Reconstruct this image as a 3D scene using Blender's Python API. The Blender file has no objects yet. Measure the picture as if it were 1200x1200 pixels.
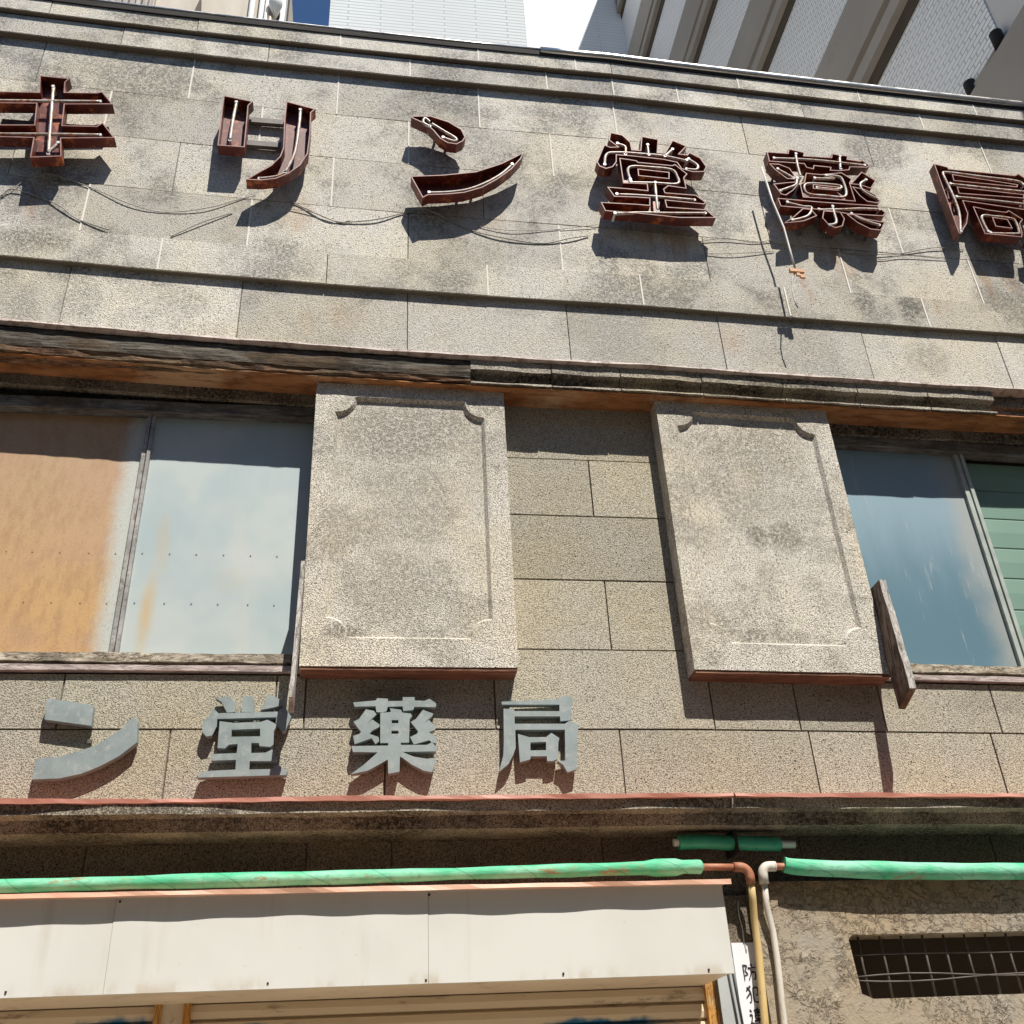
import bpy, bmesh, math, random
from math import radians, sin, cos, pi
from mathutils import Vector, Matrix
from mathutils.geometry import tessellate_polygon

SC = bpy.context.scene
COL = SC.collection

# ------------------------------------------------------------------ camera
cam = bpy.data.objects.new('camera', bpy.data.cameras.new('camera'))
COL.objects.link(cam)
right = Vector((0.989785, -0.134574, -0.047065))
down = Vector((0.029374, 0.515539, -0.856362))
fwd = Vector((0.139508, 0.846232, 0.514226))
up_ = -down
cam.matrix_world = Matrix(((right.x, up_.x, -fwd.x, 0.0), (right.y, up_.y, -fwd.y, -6.6),
                           (right.z, up_.z, -fwd.z, 1.6), (0, 0, 0, 1)))
cam.data.sensor_width = 36.0
cam.data.lens = 1214.874 / 1200 * 36.0
cam.data.clip_start = 0.05
cam.data.clip_end = 2000
SC.camera = cam

# ------------------------------------------------------------------ sky, sun, exposure
TO_SUN = Vector((0.367, -1.0, 1.72)).normalized()
world = bpy.data.worlds.new('World')
SC.world = world
world.use_nodes = True
wn = world.node_tree
bg = wn.nodes['Background']
sky = wn.nodes.new('ShaderNodeTexSky')
sky.sky_type = 'NISHITA'
sky.sun_disc = False
sky.sun_elevation = math.asin(TO_SUN.z)
sky.sun_rotation = math.atan2(TO_SUN.x, TO_SUN.y)
sky.altitude = 0
sky.air_density = 1.3
sky.dust_density = 0.0
sky.ozone_density = 10.0
wn.links.new(sky.outputs[0], bg.inputs[0])
bg.inputs[1].default_value = 0.058
sun_l = bpy.data.lights.new('sun', 'SUN')
sun_l.energy = 5.0
sun_l.angle = radians(0.5)
sun_l.color = (1.0, 0.95, 0.87)
sun = bpy.data.objects.new('sun', sun_l)
COL.objects.link(sun)
sun.rotation_euler = TO_SUN.to_track_quat('Z', 'Y').to_euler()
SC.view_settings.view_transform = 'Standard'
SC.view_settings.look = 'None'
SC.view_settings.exposure = 0.58
SC.view_settings.gamma = 1.0

# ------------------------------------------------------------------ measured outlines, metres on the facade (s along it, z up)
GPL=[(-1.995,2.945),(-1.059,2.952),(-0.081,2.957),(0.945,2.968),(1.476,2.973),(2.021,2.979),(2.153,2.976)]
GPR=[(2.687,2.986),(2.781,2.969),(3.156,2.95),(3.748,2.933),(4.36,2.926)]
U={'ki':([[[(-2.871,9.545),(-2.625,9.541),(-2.651,9.484),(-2.635,9.357),(-2.379,9.382),(-2.336,9.404),(-2.229,9.252),(-2.609,9.202),(-2.583,8.94),(-2.315,8.962),(-2.275,9.014),(-2.154,8.836),(-2.567,8.78),(-2.529,8.568),(-2.764,8.526),(-2.78,8.762),(-3.152,8.732),(-3.181,8.876),(-2.803,8.92),(-2.833,9.184),(-3.234,9.139),(-3.264,9.287),(-2.837,9.33)]]],[[(-2.741,9.425),(-2.69,9.011),(-2.636,8.59)],[(-3.202,9.189),(-2.737,9.237),(-2.337,9.281)],[(-3.121,8.782),(-2.666,8.828),(-2.274,8.863)],[(-2.583,8.733),(-2.636,8.624)]]),'ri':([[[(-1.336,9.484),(-1.082,9.44),(-1.115,9.376),(-1.111,9.233),(-1.103,8.842),(-1.326,8.839)]],[[(-0.799,9.477),(-0.543,9.407),(-0.577,9.351),(-0.57,9.067),(-0.578,8.822),(-0.632,8.673),(-0.72,8.562),(-0.82,8.489),(-0.931,8.457),(-1.06,8.452),(-0.96,8.559),(-0.872,8.646),(-0.807,8.764),(-0.787,8.87),(-0.801,9.255)]]],[[(-1.222,9.418),(-1.23,9.198),(-1.232,8.919)],[(-0.673,9.386),(-0.672,9.183),(-0.689,8.821),(-0.753,8.577)],[(-0.753,8.585),(-0.822,8.523),(-0.955,8.481)]]),'n':([[[(0.295,9.418),(0.472,9.44),(0.632,9.382),(0.745,9.293),(0.777,9.194),(0.752,9.137),(0.695,9.09),(0.616,9.098),(0.549,9.15),(0.493,9.245),(0.437,9.315),(0.301,9.393)]],[[(0.297,8.641),(0.577,8.687),(0.855,8.757),(1.084,8.888),(1.292,9.052),(1.262,8.966),(1.172,8.824),(1.042,8.681),(0.905,8.563),(0.748,8.484),(0.595,8.448),(0.443,8.426),(0.395,8.386),(0.303,8.614)]]],[[(0.472,9.358),(0.585,9.26),(0.692,9.171),(0.674,9.135),(0.578,9.174)],[(0.472,9.358),(0.421,9.412),(0.404,9.349),(0.46,9.305)],[(0.45,8.464),(0.629,8.487),(0.795,8.539),(0.953,8.643),(1.08,8.761),(1.182,8.894)]]),'dou':([[[(2.114,9.418),(2.226,9.396),(2.294,9.301),(2.296,9.207),(2.374,9.211),(2.407,9.407),(2.569,9.389),(2.537,9.205),(2.605,9.209),(2.701,9.402),(2.833,9.339),(2.747,9.221),(2.82,9.22),(2.844,9.258),(2.946,9.196),(2.988,9.083),(2.955,9.013),(2.843,8.993),(2.737,9.019),(2.706,9.099),(2.569,9.118),(2.304,9.117),(2.143,9.114),(2.134,9.025),(2.092,8.953),(2.024,8.921),(1.968,8.948),(1.948,9.004),(2.037,9.243),(2.094,9.216),(2.163,9.229),(2.088,9.31)]],[[(2.163,9.079),(2.322,9.066),(2.332,9.047),(2.657,9.053),(2.682,9.074),(2.787,8.959),(2.748,8.903),(2.752,8.763),(2.584,8.772),(2.537,8.724),(2.543,8.684),(2.83,8.693),(2.915,8.607),(2.885,8.584),(2.534,8.583),(2.538,8.503),(2.899,8.52),(2.974,8.426),(2.638,8.381),(1.967,8.385),(1.937,8.491),(2.374,8.503),(2.385,8.589),(2.065,8.572),(2.014,8.69),(2.379,8.688),(2.382,8.767),(2.164,8.75)],[(2.327,8.949),(2.607,8.949),(2.598,8.876),(2.324,8.874)]]],[[(2.02,8.982),(2.051,9.12),(2.143,9.153),(2.384,9.169),(2.591,9.179),(2.807,9.152)],[(2.168,9.28),(2.236,9.244),(2.227,9.14)],[(2.455,9.304),(2.45,9.166)],[(2.69,9.281),(2.603,9.172)],[(2.829,9.173),(2.904,9.099),(2.882,9.036),(2.79,9.031)],[(2.237,8.815),(2.246,8.974),(2.461,9.001),(2.641,9.0),(2.686,8.931),(2.678,8.83),(2.473,8.813),(2.24,8.786)],[(2.467,8.807),(2.456,8.65),(2.446,8.449)],[(2.094,8.613),(2.462,8.627),(2.806,8.632)],[(2.053,8.372),(2.319,8.408),(2.555,8.432),(2.884,8.477)]]),'yaku':([[[(3.624,9.387),(3.837,9.401),(3.859,9.466),(4.016,9.44),(4.0,9.391),(4.279,9.411),(4.296,9.467),(4.464,9.459),(4.446,9.411),(4.575,9.406),(4.593,9.429),(4.663,9.355),(4.624,9.322),(4.448,9.302),(4.429,9.258),(4.318,9.228),(4.222,9.221),(4.238,9.264),(4.076,9.262),(4.06,9.213),(3.987,9.227),(3.976,9.275),(3.623,9.254)]],[[(3.874,8.982),(3.924,9.022),(3.968,9.15),(4.12,9.153),(4.339,9.211),(4.429,9.133),(4.393,9.074),(4.394,8.83),(4.061,8.822),(3.869,8.811)],[(4.014,8.995),(4.255,8.997),(4.241,8.963),(4.005,8.953)]],[[(3.618,9.225),(3.715,9.234),(3.815,9.193),(3.847,9.103),(3.841,9.047),(3.761,9.038),(3.662,9.145)]],[[(3.608,8.951),(3.752,8.992),(3.866,9.018),(3.846,8.962),(3.791,8.89),(3.705,8.813),(3.66,8.822),(3.632,8.891)]],[[(4.552,9.254),(4.674,9.148),(4.596,9.03),(4.488,9.064),(4.393,9.063)]],[[(4.402,9.031),(4.525,9.012),(4.62,8.953),(4.652,8.877),(4.616,8.837),(4.509,8.846),(4.452,8.913)]],[[(3.614,8.766),(4.051,8.777),(4.231,8.786),(4.602,8.806),(4.668,8.717),(4.629,8.671),(4.295,8.651),(4.039,8.669),(3.623,8.661)]],[[(3.839,8.666),(3.92,8.662),(3.961,8.585),(3.816,8.497),(3.616,8.446),(3.722,8.542)]],[[(4.038,8.662),(4.205,8.67),(4.229,8.583),(4.187,8.485),(4.109,8.45),(4.046,8.482),(4.005,8.565)]],[[(4.259,8.646),(4.344,8.654),(4.441,8.611),(4.592,8.597),(4.631,8.598),(4.563,8.479),(4.456,8.479),(4.343,8.549)]]],[[(3.686,9.317),(3.97,9.344),(4.191,9.353),(4.425,9.356),(4.612,9.359)],[(3.923,9.412),(3.909,9.252),(3.907,9.096)],[(4.379,9.45),(4.344,9.268)],[(3.695,9.17),(3.768,9.115),(3.824,9.067)],[(3.867,9.073),(3.836,8.98),(3.741,8.918),(3.668,8.876)],[(4.046,9.1),(4.25,9.122),(4.159,9.149),(4.27,9.158),(4.33,9.125),(4.316,8.905),(4.114,8.884),(3.937,8.89),(3.936,9.003),(4.074,9.031),(4.284,9.029),(4.248,8.975),(4.043,8.97)],[(4.575,9.153),(4.504,9.085),(4.511,8.989),(4.636,8.902)],[(3.705,8.732),(3.85,8.697),(3.931,8.693),(3.887,8.594),(3.807,8.544),(3.707,8.508)],[(3.999,8.679),(4.243,8.712),(4.417,8.744),(4.614,8.763)],[(4.147,8.738),(4.144,8.644),(4.136,8.527),(4.063,8.487)],[(4.316,8.667),(4.407,8.602),(4.562,8.553)]]),'kyoku':([[[(5.366,9.491),(5.502,9.465),(5.51,9.438),(6.227,9.451),(6.271,9.486),(6.395,9.369),(6.343,9.305),(6.314,9.162),(6.311,9.123),(6.311,8.997),(6.235,8.53),(6.136,8.485),(6.056,8.552),(6.136,8.576),(6.204,8.962),(5.533,8.997),(5.533,8.824),(5.481,8.692),(5.374,8.542),(5.353,8.546)],[(5.528,9.354),(6.203,9.313),(6.19,9.29),(5.522,9.28)],[(5.53,9.181),(6.222,9.177),(6.214,9.137),(5.525,9.105)]],[[(5.613,8.935),(5.777,8.91),(5.953,8.905),(5.988,8.933),(6.106,8.828),(6.052,8.761),(6.039,8.641),(6.013,8.579),(5.626,8.575)],[(5.785,8.805),(5.929,8.798),(5.942,8.694),(5.783,8.699)]]],[[(5.389,8.58),(5.445,8.823),(5.45,9.051),(5.431,9.309),(5.436,9.365),(5.489,9.401),(5.881,9.397),(6.235,9.392),(6.293,9.337)],[(5.471,9.232),(5.829,9.228),(6.279,9.23)],[(5.483,9.055),(5.776,9.056),(6.229,9.051)],[(5.681,8.618),(5.675,8.814),(5.81,8.832),(5.956,8.832),(6.021,8.807),(6.021,8.662),(5.987,8.638),(5.698,8.607)]])}
LW={'n':[[[(-1.955,4.092),(-1.668,4.048),(-1.66,3.912),(-1.945,3.953)]],[[(-1.949,3.704),(-1.817,3.713),(-1.681,3.76),(-1.61,3.786),(-1.528,3.85),(-1.459,3.908),(-1.42,3.966),(-1.386,3.951),(-1.371,3.806),(-1.463,3.719),(-1.567,3.655),(-1.672,3.608),(-1.794,3.58),(-1.949,3.575)]]],'dou':[[[(-0.924,4.098),(-0.839,4.11),(-0.8,4.075),(-0.79,4.006),(-0.843,4.0),(-0.885,4.075)]],[[(-0.752,4.107),(-0.688,4.111),(-0.672,4.003),(-0.754,4.003)]],[[(-0.634,4.018),(-0.588,4.127),(-0.506,4.084),(-0.496,4.053),(-0.553,4.036)]],[[(-0.931,4.029),(-0.895,3.995),(-0.522,4.007),(-0.485,4.042),(-0.437,3.973),(-0.471,3.876),(-0.488,3.874),(-0.532,3.934),(-0.53,3.97),(-0.899,3.957),(-0.898,3.908),(-0.92,3.848),(-0.954,3.842),(-0.981,3.87),(-0.988,3.9),(-0.982,3.945),(-0.947,3.983)]],[[(-0.883,3.942),(-0.794,3.93),(-0.625,3.938),(-0.586,3.952),(-0.522,3.919),(-0.54,3.878),(-0.537,3.788),(-0.556,3.773),(-0.623,3.779),(-0.628,3.799),(-0.674,3.799),(-0.671,3.733),(-0.581,3.736),(-0.541,3.758),(-0.512,3.699),(-0.514,3.681),(-0.675,3.682),(-0.674,3.628),(-0.532,3.63),(-0.498,3.656),(-0.44,3.619),(-0.445,3.592),(-0.982,3.579),(-0.968,3.608),(-0.932,3.62),(-0.757,3.628),(-0.759,3.69),(-0.911,3.685),(-0.918,3.727),(-0.759,3.733),(-0.757,3.792),(-0.809,3.789),(-0.835,3.763),(-0.879,3.768)],[(-0.803,3.885),(-0.627,3.893),(-0.623,3.842),(-0.801,3.839)]]],'yaku':[[[(-0.046,4.072),(0.099,4.086),(0.112,4.102),(0.179,4.099),(0.182,4.082),(0.277,4.084),(0.277,4.11),(0.354,4.111),(0.357,4.087),(0.421,4.085),(0.453,4.1),(0.498,4.067),(0.495,4.041),(0.354,4.044),(0.347,4.022),(0.281,4.014),(0.277,4.047),(0.18,4.043),(0.173,4.014),(0.149,4.003),(0.107,4.007),(0.1,4.047),(-0.035,4.043)]],[[(0.038,4.025),(0.09,4.014),(0.108,3.99),(0.047,3.93),(0.081,3.956),(0.13,3.92),(0.127,3.905),(0.082,3.88),(0.066,3.859),(0.124,3.837),(0.128,3.809),(0.105,3.791),(0.08,3.83),(-0.027,3.791),(-0.039,3.845),(0.001,3.859),(0.011,3.873),(-0.032,3.93),(-0.039,3.941),(-0.005,3.959)]],[[(0.132,3.999),(0.201,4.007),(0.194,4.032),(0.267,4.022),(0.274,4.003),(0.33,3.996),(0.34,3.978),(0.323,3.96),(0.32,3.801),(0.241,3.798),(0.135,3.798)],[(0.205,3.952),(0.25,3.952),(0.25,3.931),(0.209,3.93)],[(0.206,3.88),(0.251,3.88),(0.251,3.859),(0.206,3.859)]],[[(0.41,4.022),(0.477,3.996),(0.473,3.982),(0.413,3.927),(0.448,3.953),(0.493,3.909),(0.49,3.887),(0.448,3.869),(0.465,3.858),(0.496,3.83),(0.496,3.794),(0.465,3.801),(0.451,3.816),(0.351,3.787),(0.327,3.837),(0.372,3.859),(0.378,3.876),(0.33,3.938),(0.365,3.96)]],[[(-0.047,3.777),(0.187,3.78),(0.186,3.798),(0.265,3.798),(0.269,3.784),(0.434,3.784),(0.468,3.801),(0.499,3.766),(0.495,3.741),(0.276,3.738),(0.351,3.706),(0.433,3.692),(0.491,3.699),(0.488,3.667),(0.467,3.605),(0.412,3.615),(0.338,3.654),(0.273,3.703),(0.262,3.707),(0.26,3.609),(0.189,3.596),(0.185,3.689),(0.128,3.655),(0.061,3.617),(-0.045,3.595),(0.034,3.655),(0.12,3.735),(-0.036,3.739)]]],'kyoku':[[[(0.935,4.081),(1.334,4.102),(1.35,4.123),(1.419,4.119),(1.419,4.074),(1.407,4.051),(1.403,3.961),(1.381,3.95),(1.326,3.946),(1.325,3.98),(1.018,3.979),(1.016,3.928),(1.354,3.928),(1.388,3.95),(1.448,3.924),(1.435,3.858),(1.412,3.621),(1.347,3.6),(1.322,3.649),(1.289,3.674),(1.339,3.678),(1.351,3.887),(1.018,3.887),(1.015,3.764),(0.995,3.714),(0.964,3.658),(0.899,3.606),(0.932,3.715),(0.94,3.815),(0.946,4.033),(1.017,4.027),(1.02,4.016),(1.324,4.016),(1.327,4.062),(0.936,4.061)]],[[(1.034,3.858),(1.107,3.836),(1.221,3.836),(1.259,3.865),(1.31,3.829),(1.301,3.8),(1.29,3.689),(1.253,3.674),(1.218,3.675),(1.217,3.707),(1.111,3.707),(1.106,3.686),(1.038,3.668)],[(1.114,3.8),(1.219,3.804),(1.216,3.748),(1.111,3.746)]]]}
WIRES={'w1':[(-2.767,8.496),(-2.664,8.548),(-2.361,8.459),(-2.0,8.276),(-1.723,8.214),(-1.391,8.277),(-1.095,8.438),(-0.993,8.469)],'w2':[(-3.156,8.149),(-2.986,8.264),(-2.831,8.479),(-2.715,8.573)],'w3':[(-2.987,8.244),(-2.916,8.35),(-2.667,8.277),(-2.507,8.185),(-2.37,8.072),(-2.104,7.963)],'w4':[(-1.626,7.941),(-1.409,8.107),(-1.171,8.258)],'w5':[(-0.758,8.64),(-0.726,8.467),(-0.623,8.395),(-0.419,8.273),(-0.276,8.237),(0.008,8.284),(0.258,8.401),(0.441,8.45),(0.768,8.265),(1.073,8.172),(1.427,8.143),(1.678,8.217),(1.849,8.274)],'w6':[(-0.705,8.345),(-0.527,8.322),(-0.311,8.232),(-0.205,8.252)],'w7':[(0.879,8.296),(1.173,8.263),(1.55,8.319),(1.937,8.407)],'w8':[(2.863,8.317),(3.112,8.38),(3.394,8.374),(3.611,8.444)],'w9':[(2.881,8.173),(3.162,8.198),(3.565,8.29)],'w10':[(3.722,8.383),(4.008,8.366),(4.214,8.36),(4.466,8.359),(4.772,8.396),(5.195,8.525),(5.507,8.542)],'w11':[(4.219,8.382),(4.417,8.331),(4.624,8.314),(4.855,8.385),(5.289,8.395)]}
ROD=[(3.527,9.147),(3.544,8.7),(3.583,8.351),(3.582,8.06),(3.579,7.808)]
ROD2=[(3.543,7.745),(3.51,7.595),(3.506,7.48),(3.519,7.396)]
RAILS=[[(-1.122,9.394),(-0.841,9.383)],[(-1.105,9.093),(-0.857,9.078)]]


SK = 2.25            # the facade kinks by two degrees at this joint
TK = 0.0353
FR = 0.28            # frieze face in front of the main wall

def sag(s, z):       # the old upper courses sag a little in the middle
    w = max(0.0, min(1.0, (z - 5.6) / 1.1))
    k = 0.0055 if s < 2 else 0.003
    return w * k * (s - 2) ** 2

# ------------------------------------------------------------------ shader helper
class NT:
    def __init__(s, name):
        s.m = bpy.data.materials.new(name)
        s.m.use_nodes = True
        s.t = s.m.node_tree
        s.t.nodes.clear()
        s.out = s.t.nodes.new('ShaderNodeOutputMaterial')
        s.b = s.t.nodes.new('ShaderNodeBsdfPrincipled')
        s.t.links.new(s.b.outputs[0], s.out.inputs[0])
        s.geo = s.t.nodes.new('ShaderNodeNewGeometry')
        s.pos = s.geo.outputs['Position']
    def put(s, sock, v):
        if isinstance(v, bpy.types.NodeSocket): s.t.links.new(v, sock)
        elif isinstance(v, (tuple, list)) and len(v) == 3 and sock.type == 'RGBA': sock.default_value = (*v, 1)
        else: sock.default_value = v
    def vec(s, scale=(1, 1, 1), off=(0, 0, 0), rot=(0, 0, 0)):
        n = s.t.nodes.new('ShaderNodeMapping')
        n.inputs['Scale'].default_value = scale
        n.inputs['Location'].default_value = off
        n.inputs['Rotation'].default_value = rot
        s.t.links.new(s.pos, n.inputs[0])
        return n.outputs[0]
    def noise(s, scale, detail=3, rough=.55, st=(1, 1, 1), dist=0, off=(0, 0, 0), rot=(0, 0, 0)):
        n = s.t.nodes.new('ShaderNodeTexNoise')
        s.t.links.new(s.vec(st, off, rot), n.inputs['Vector'])
        for k, v in (('Scale', scale), ('Detail', detail), ('Roughness', rough), ('Distortion', dist)): n.inputs[k].default_value = v
        return n.outputs['Fac']
    def voro(s, scale, st=(1, 1, 1), feature='F1'):
        n = s.t.nodes.new('ShaderNodeTexVoronoi')
        n.feature = feature
        s.t.links.new(s.vec(st), n.inputs['Vector'])
        n.inputs['Scale'].default_value = scale
        return n.outputs['Distance']
    def math(s, op, a, b=0.0, c=None):
        n = s.t.nodes.new('ShaderNodeMath')
        n.operation = op
        s.put(n.inputs[0], a); s.put(n.inputs[1], b)
        if c is not None: s.put(n.inputs[2], c)
        return n.outputs[0]
    def mul(s, a, b): return s.math('MULTIPLY', a, b)
    def add(s, a, b): return s.math('ADD', a, b)
    def mx(s, a, b): return s.math('MAXIMUM', a, b)
    def mr(s, f, a, b, c=0.0, d=1.0, smooth=True):
        n = s.t.nodes.new('ShaderNodeMapRange')
        n.clamp = True
        if smooth: n.interpolation_type = 'SMOOTHSTEP'
        for i, v in enumerate((f, a, b, c, d)): s.put(n.inputs[i], v)
        return n.outputs[0]
    def mix(s, f, a, b, mode='MIX'):
        n = s.t.nodes.new('ShaderNodeMix')
        n.data_type = 'RGBA'
        n.blend_type = mode
        s.put(n.inputs[0], f); s.put(n.inputs[6], a); s.put(n.inputs[7], b)
        return n.outputs[2]
    def xyz(s):
        n = s.t.nodes.new('ShaderNodeSeparateXYZ')
        s.t.links.new(s.pos, n.inputs[0])
        return n.outputs
    def tone(s):
        n = s.t.nodes.new('ShaderNodeAttribute')
        n.attribute_name = 'tone'
        return n.outputs['Fac']
    def blob(s, x, z, rx, rz, wob=None, soft=(0.35, 1.1)):
        X = s.xyz()
        dx = s.math('DIVIDE', s.math('SUBTRACT', X[0], x), rx)
        dz = s.math('DIVIDE', s.math('SUBTRACT', X[2], z), rz)
        r = s.math('SQRT', s.add(s.mul(dx, dx), s.mul(dz, dz)))
        if wob is not None: r = s.add(r, s.math('MULTIPLY_ADD', wob, 1.6, -0.8))
        return s.mr(r, soft[0], soft[1], 1.0, 0.0)
    def done(s, col, rough=.85, metal=0.0, bump=None, bs=.4, bd=.01, spec=None):
        s.put(s.b.inputs['Base Color'], col)
        s.put(s.b.inputs['Roughness'], rough)
        s.put(s.b.inputs['Metallic'], metal)
        if spec is not None: s.put(s.b.inputs['Specular IOR Level'], spec)
        if bump is not None:
            n = s.t.nodes.new('ShaderNodeBump')
            n.inputs['Strength'].default_value = bs
            n.inputs['Distance'].default_value = bd
            s.t.links.new(bump, n.inputs['Height'])
            s.t.links.new(n.outputs[0], s.b.inputs['Normal'])
        return s.m

def pebble(name, lo, hi, stains=(), soot=0.5, sootcol=(.045, .04, .034), warm=(1.04, 1.0, .90), grain=62, contrast=1.0, blot=(.52, .78), spot=None, bs=.55, bands=(), rust=(), bsc=.9):
    """washed grit render: salt and pepper grains, broad blotches, black algae patches of given shape"""
    n = NT(name)
    g1 = n.noise(grain, 2, .75)
    g2 = n.mr(n.voro(grain * 1.25), .08, .62, .15, .85, False)
    g = n.mr(n.add(n.mul(g1, .55), n.mul(g2, .45)), .535 - .17 / contrast, .535 + .17 / contrast)
    c = n.mix(g, lo, hi)
    c = n.mix(n.mr(n.noise(95, 1, .5, off=(7, 7, 7)), .63, .70), c, (lo[0] * .22, lo[1] * .22, lo[2] * .22))
    c = n.mix(n.mr(n.noise(1.1, 3, .6), .38, .68), c, n.mix(1.0, c, warm, 'MULTIPLY'))
    t = n.math('MULTIPLY_ADD', n.tone(), .32, .83)
    tc = n.t.nodes.new('ShaderNodeCombineColor')
    for i in range(3): n.t.links.new(t, tc.inputs[i])
    c = n.mix(1.0, c, tc.outputs[0], 'MULTIPLY')
    wob = n.noise(3.2, 5, .65)
    fine = n.mr(n.noise(38, 2, .7, off=(2, 5, 1)), .34, .62, .25, 1.0)
    mask = n.mul(n.mr(n.noise(bsc, 5, .62, st=(1, 1, 1.5), off=(4, 0, 2)), blot[0], blot[1]), soot)
    for (x, z, rx, rz, a) in stains:
        mask = n.mx(mask, n.mul(n.blob(x, z, rx, rz, wob), a))
    for (za, zb, am) in bands:        # algae hanging from the arris above
        hang = n.mr(n.add(n.xyz()[2], n.math('MULTIPLY_ADD', n.noise(2.4, 4, .65, st=(1, 1, .35), off=(za, 2, 1)), .5, -.28)), za, zb)
        mask = n.mx(mask, n.mul(n.mul(hang, n.mr(n.noise(1.3, 4, .65, off=(2, za, 6)), .44, .62)), am))
    for (x, z, rx, rz, am) in rust:
        run = n.mr(n.noise(5, 4, .6, st=(1.5, 1, .2), off=(1, 3, 7)), .40, .64)
        c = n.mix(n.mul(n.mul(n.blob(x, z, rx, rz, wob), run), am), c, (.34, .19, .09))
    c = n.mix(n.mul(mask, fine), c, sootcol)
    if spot:
        sm = n.mul(n.mr(n.noise(spot[1], 4, .6, off=(9, 3, 5)), .5, .7), spot[2])
        c = n.mix(sm, c, spot[0])
    return n.done(c, .93, 0, g, bs, .006, .25)

M = {}
FST = [(-2.66, 7.80, .36, .24, .75), (4.3, 7.72, .15, .28, .75), (4.72, 7.7, .18, .28, .85), (3.5, 7.58, .3, .10, .35), (1.75, 8.0, .4, .16, .3), (.55, 8.42, .3, .14, .35),
       (-2.2, 7.22, .22, .28, .45), (-2.62, 7.15, .16, .32, .45), (-1.45, 7.30, .28, .2, .4), (-.95, 7.34, .15, .15, .35), (1.2, 7.36, .3, .08, .3), (4.75, 7.2, .25, .25, .4), (3.4, 7.38, .3, .08, .35),
       (2.45, 10.5, .4, .2, .5), (4.9, 10.5, .14, .3, .6), (5.0, 9.98, .2, .2, .3), (-2.5, 9.66, .42, .07, .5), (-2.1, 9.58, .16, .10, .4), (4.1, 7.92, .3, .12, .25)]
M['frieze'] = pebble('washed_grit_frieze', (.37, .353, .315), (.625, .595, .535), FST, .05, (.075, .072, .066), grain=78, contrast=.72, bands=[(9.99, 10.14, .7), (7.33, 7.45, .65), (7.58, 7.50, .3)], rust=[(2.65, 8.3, .35, .35, .55), (4.25, 8.25, .35, .3, .5), (5.75, 8.2, .3, .35, .5), (-2.65, 8.25, .2, .4, .4), (-.65, 8.3, .2, .3, .35), (.9, 8.4, .5, .2, .3), (4.95, 7.75, .25, .3, .45), (3.75, 7.9, .1, .3, .4), (-.3, 7.2, .3, .2, .25), (2.9, 7.2, .4, .2, .25)])
M['wall'] = pebble('washed_grit_wall', (.175, .158, .123), (.48, .445, .365), [(3.6, 4.2, .5, .1, .3), (4.6, 4.15, .5, .12, .3)], .25, (.09, .075, .055), grain=95, contrast=.85)
M['bay'] = pebble('washed_grit_shutter_box', (.235, .218, .187), (.71, .67, .595),
                  [(.32, 6.2, .75, .45, .62), (.35, 5.75, .7, .3, .45), (.3, 5.35, .5, .15, .3), (-.12, 4.54, .2, .09, .75), (.25, 4.85, .3, .12, .3), (.75, 4.66, .12, .15, .4), (-.3, 4.42, .14, .1, .3), (.85, 5.9, .12, .5, .25),
                   (2.92, 5.4, .12, .17, .8), (3.17, 5.4, .2, .16, .75), (2.56, 4.62, .16, .16, .6), (2.9, 4.56, .4, .09, .6), (2.4, 4.38, .13, .08, .5), (3.0, 6.2, .75, .45, .55), (2.95, 5.7, .5, .2, .4), (2.95, 4.9, .1, .1, .4), (3.3, 5.0, .12, .1, .35), (3.4, 5.9, .15, .5, .3)],
                  .48, (.125, .108, .078), grain=95, contrast=1.05, blot=(.43, .60), bsc=2.0)
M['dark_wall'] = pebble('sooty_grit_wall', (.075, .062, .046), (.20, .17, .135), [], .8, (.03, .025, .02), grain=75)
M['lit_fascia'] = pebble('lit_worn_fascia_stone', (.16, .14, .11), (.44, .40, .33), [], .8, (.04, .035, .028), grain=80, blot=(.40, .6))  # lighter copy of the cornice stone, sunlight painted on its front faces
M['cornice'] = pebble('grimy_cornice_stone', (.12, .10, .075), (.36, .32, .26), [], .9, (.025, .021, .016), grain=75, blot=(.36, .6), bsc=1.6)

def wood(name, a, b, c=None, st=(1.2, 8, 22), sc=3.0, rough=.85, crack=(.02, .015, .01), cr=.5):
    n = NT(name)
    f = n.noise(sc, 6, .65, st=st)
    col = n.mix(n.mr(f, .32, .68), a, b)
    if c: col = n.mix(n.mr(n.noise(1.6, 4, .6, st=(1, 1, 3), off=(1, 8, 4)), .48, .66), col, c)
    k = n.noise(sc * 1.7, 5, .7, st=st, off=(5, 2, 8))
    col = n.mix(n.mul(n.mr(k, .60, .70), cr), col, crack)
    k2 = n.mr(n.math('ABSOLUTE', n.math('SUBTRACT', n.noise(sc * .8, 4, .6, st=st, dist=.8, off=(2, 7, 3)), .5)), .0, .022, 1.0, 0.0)
    col = n.mix(n.mul(k2, cr), col, crack)
    col = n.mix(n.mul(n.mr(n.noise(3.2, 4, .65, off=(8, 1, 5)), .50, .66), cr * .6), col, crack)
    k = n.add(k, n.mul(k2, .6))
    return n.done(col, rough, 0, n.add(f, n.mul(k, -.8)), .7, .012, .2)
M['oldwood'] = wood('weathered_grey_wood', (.05, .042, .033), (.17, .15, .12), (.09, .06, .035), st=(1, 8, 15), sc=4.5, cr=.85)
M['brownwood'] = wood('cracked_brown_wood', (.10, .05, .03), (.34, .20, .12), (.18, .13, .08), st=(1, 7, 13), sc=4.5, cr=.85)
M['orangewood'] = wood('bare_orange_soffit_wood', (.24, .10, .04), (.42, .20, .085), (.48, .31, .18), st=(1, 5, 5), sc=2.5, cr=.35)
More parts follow.
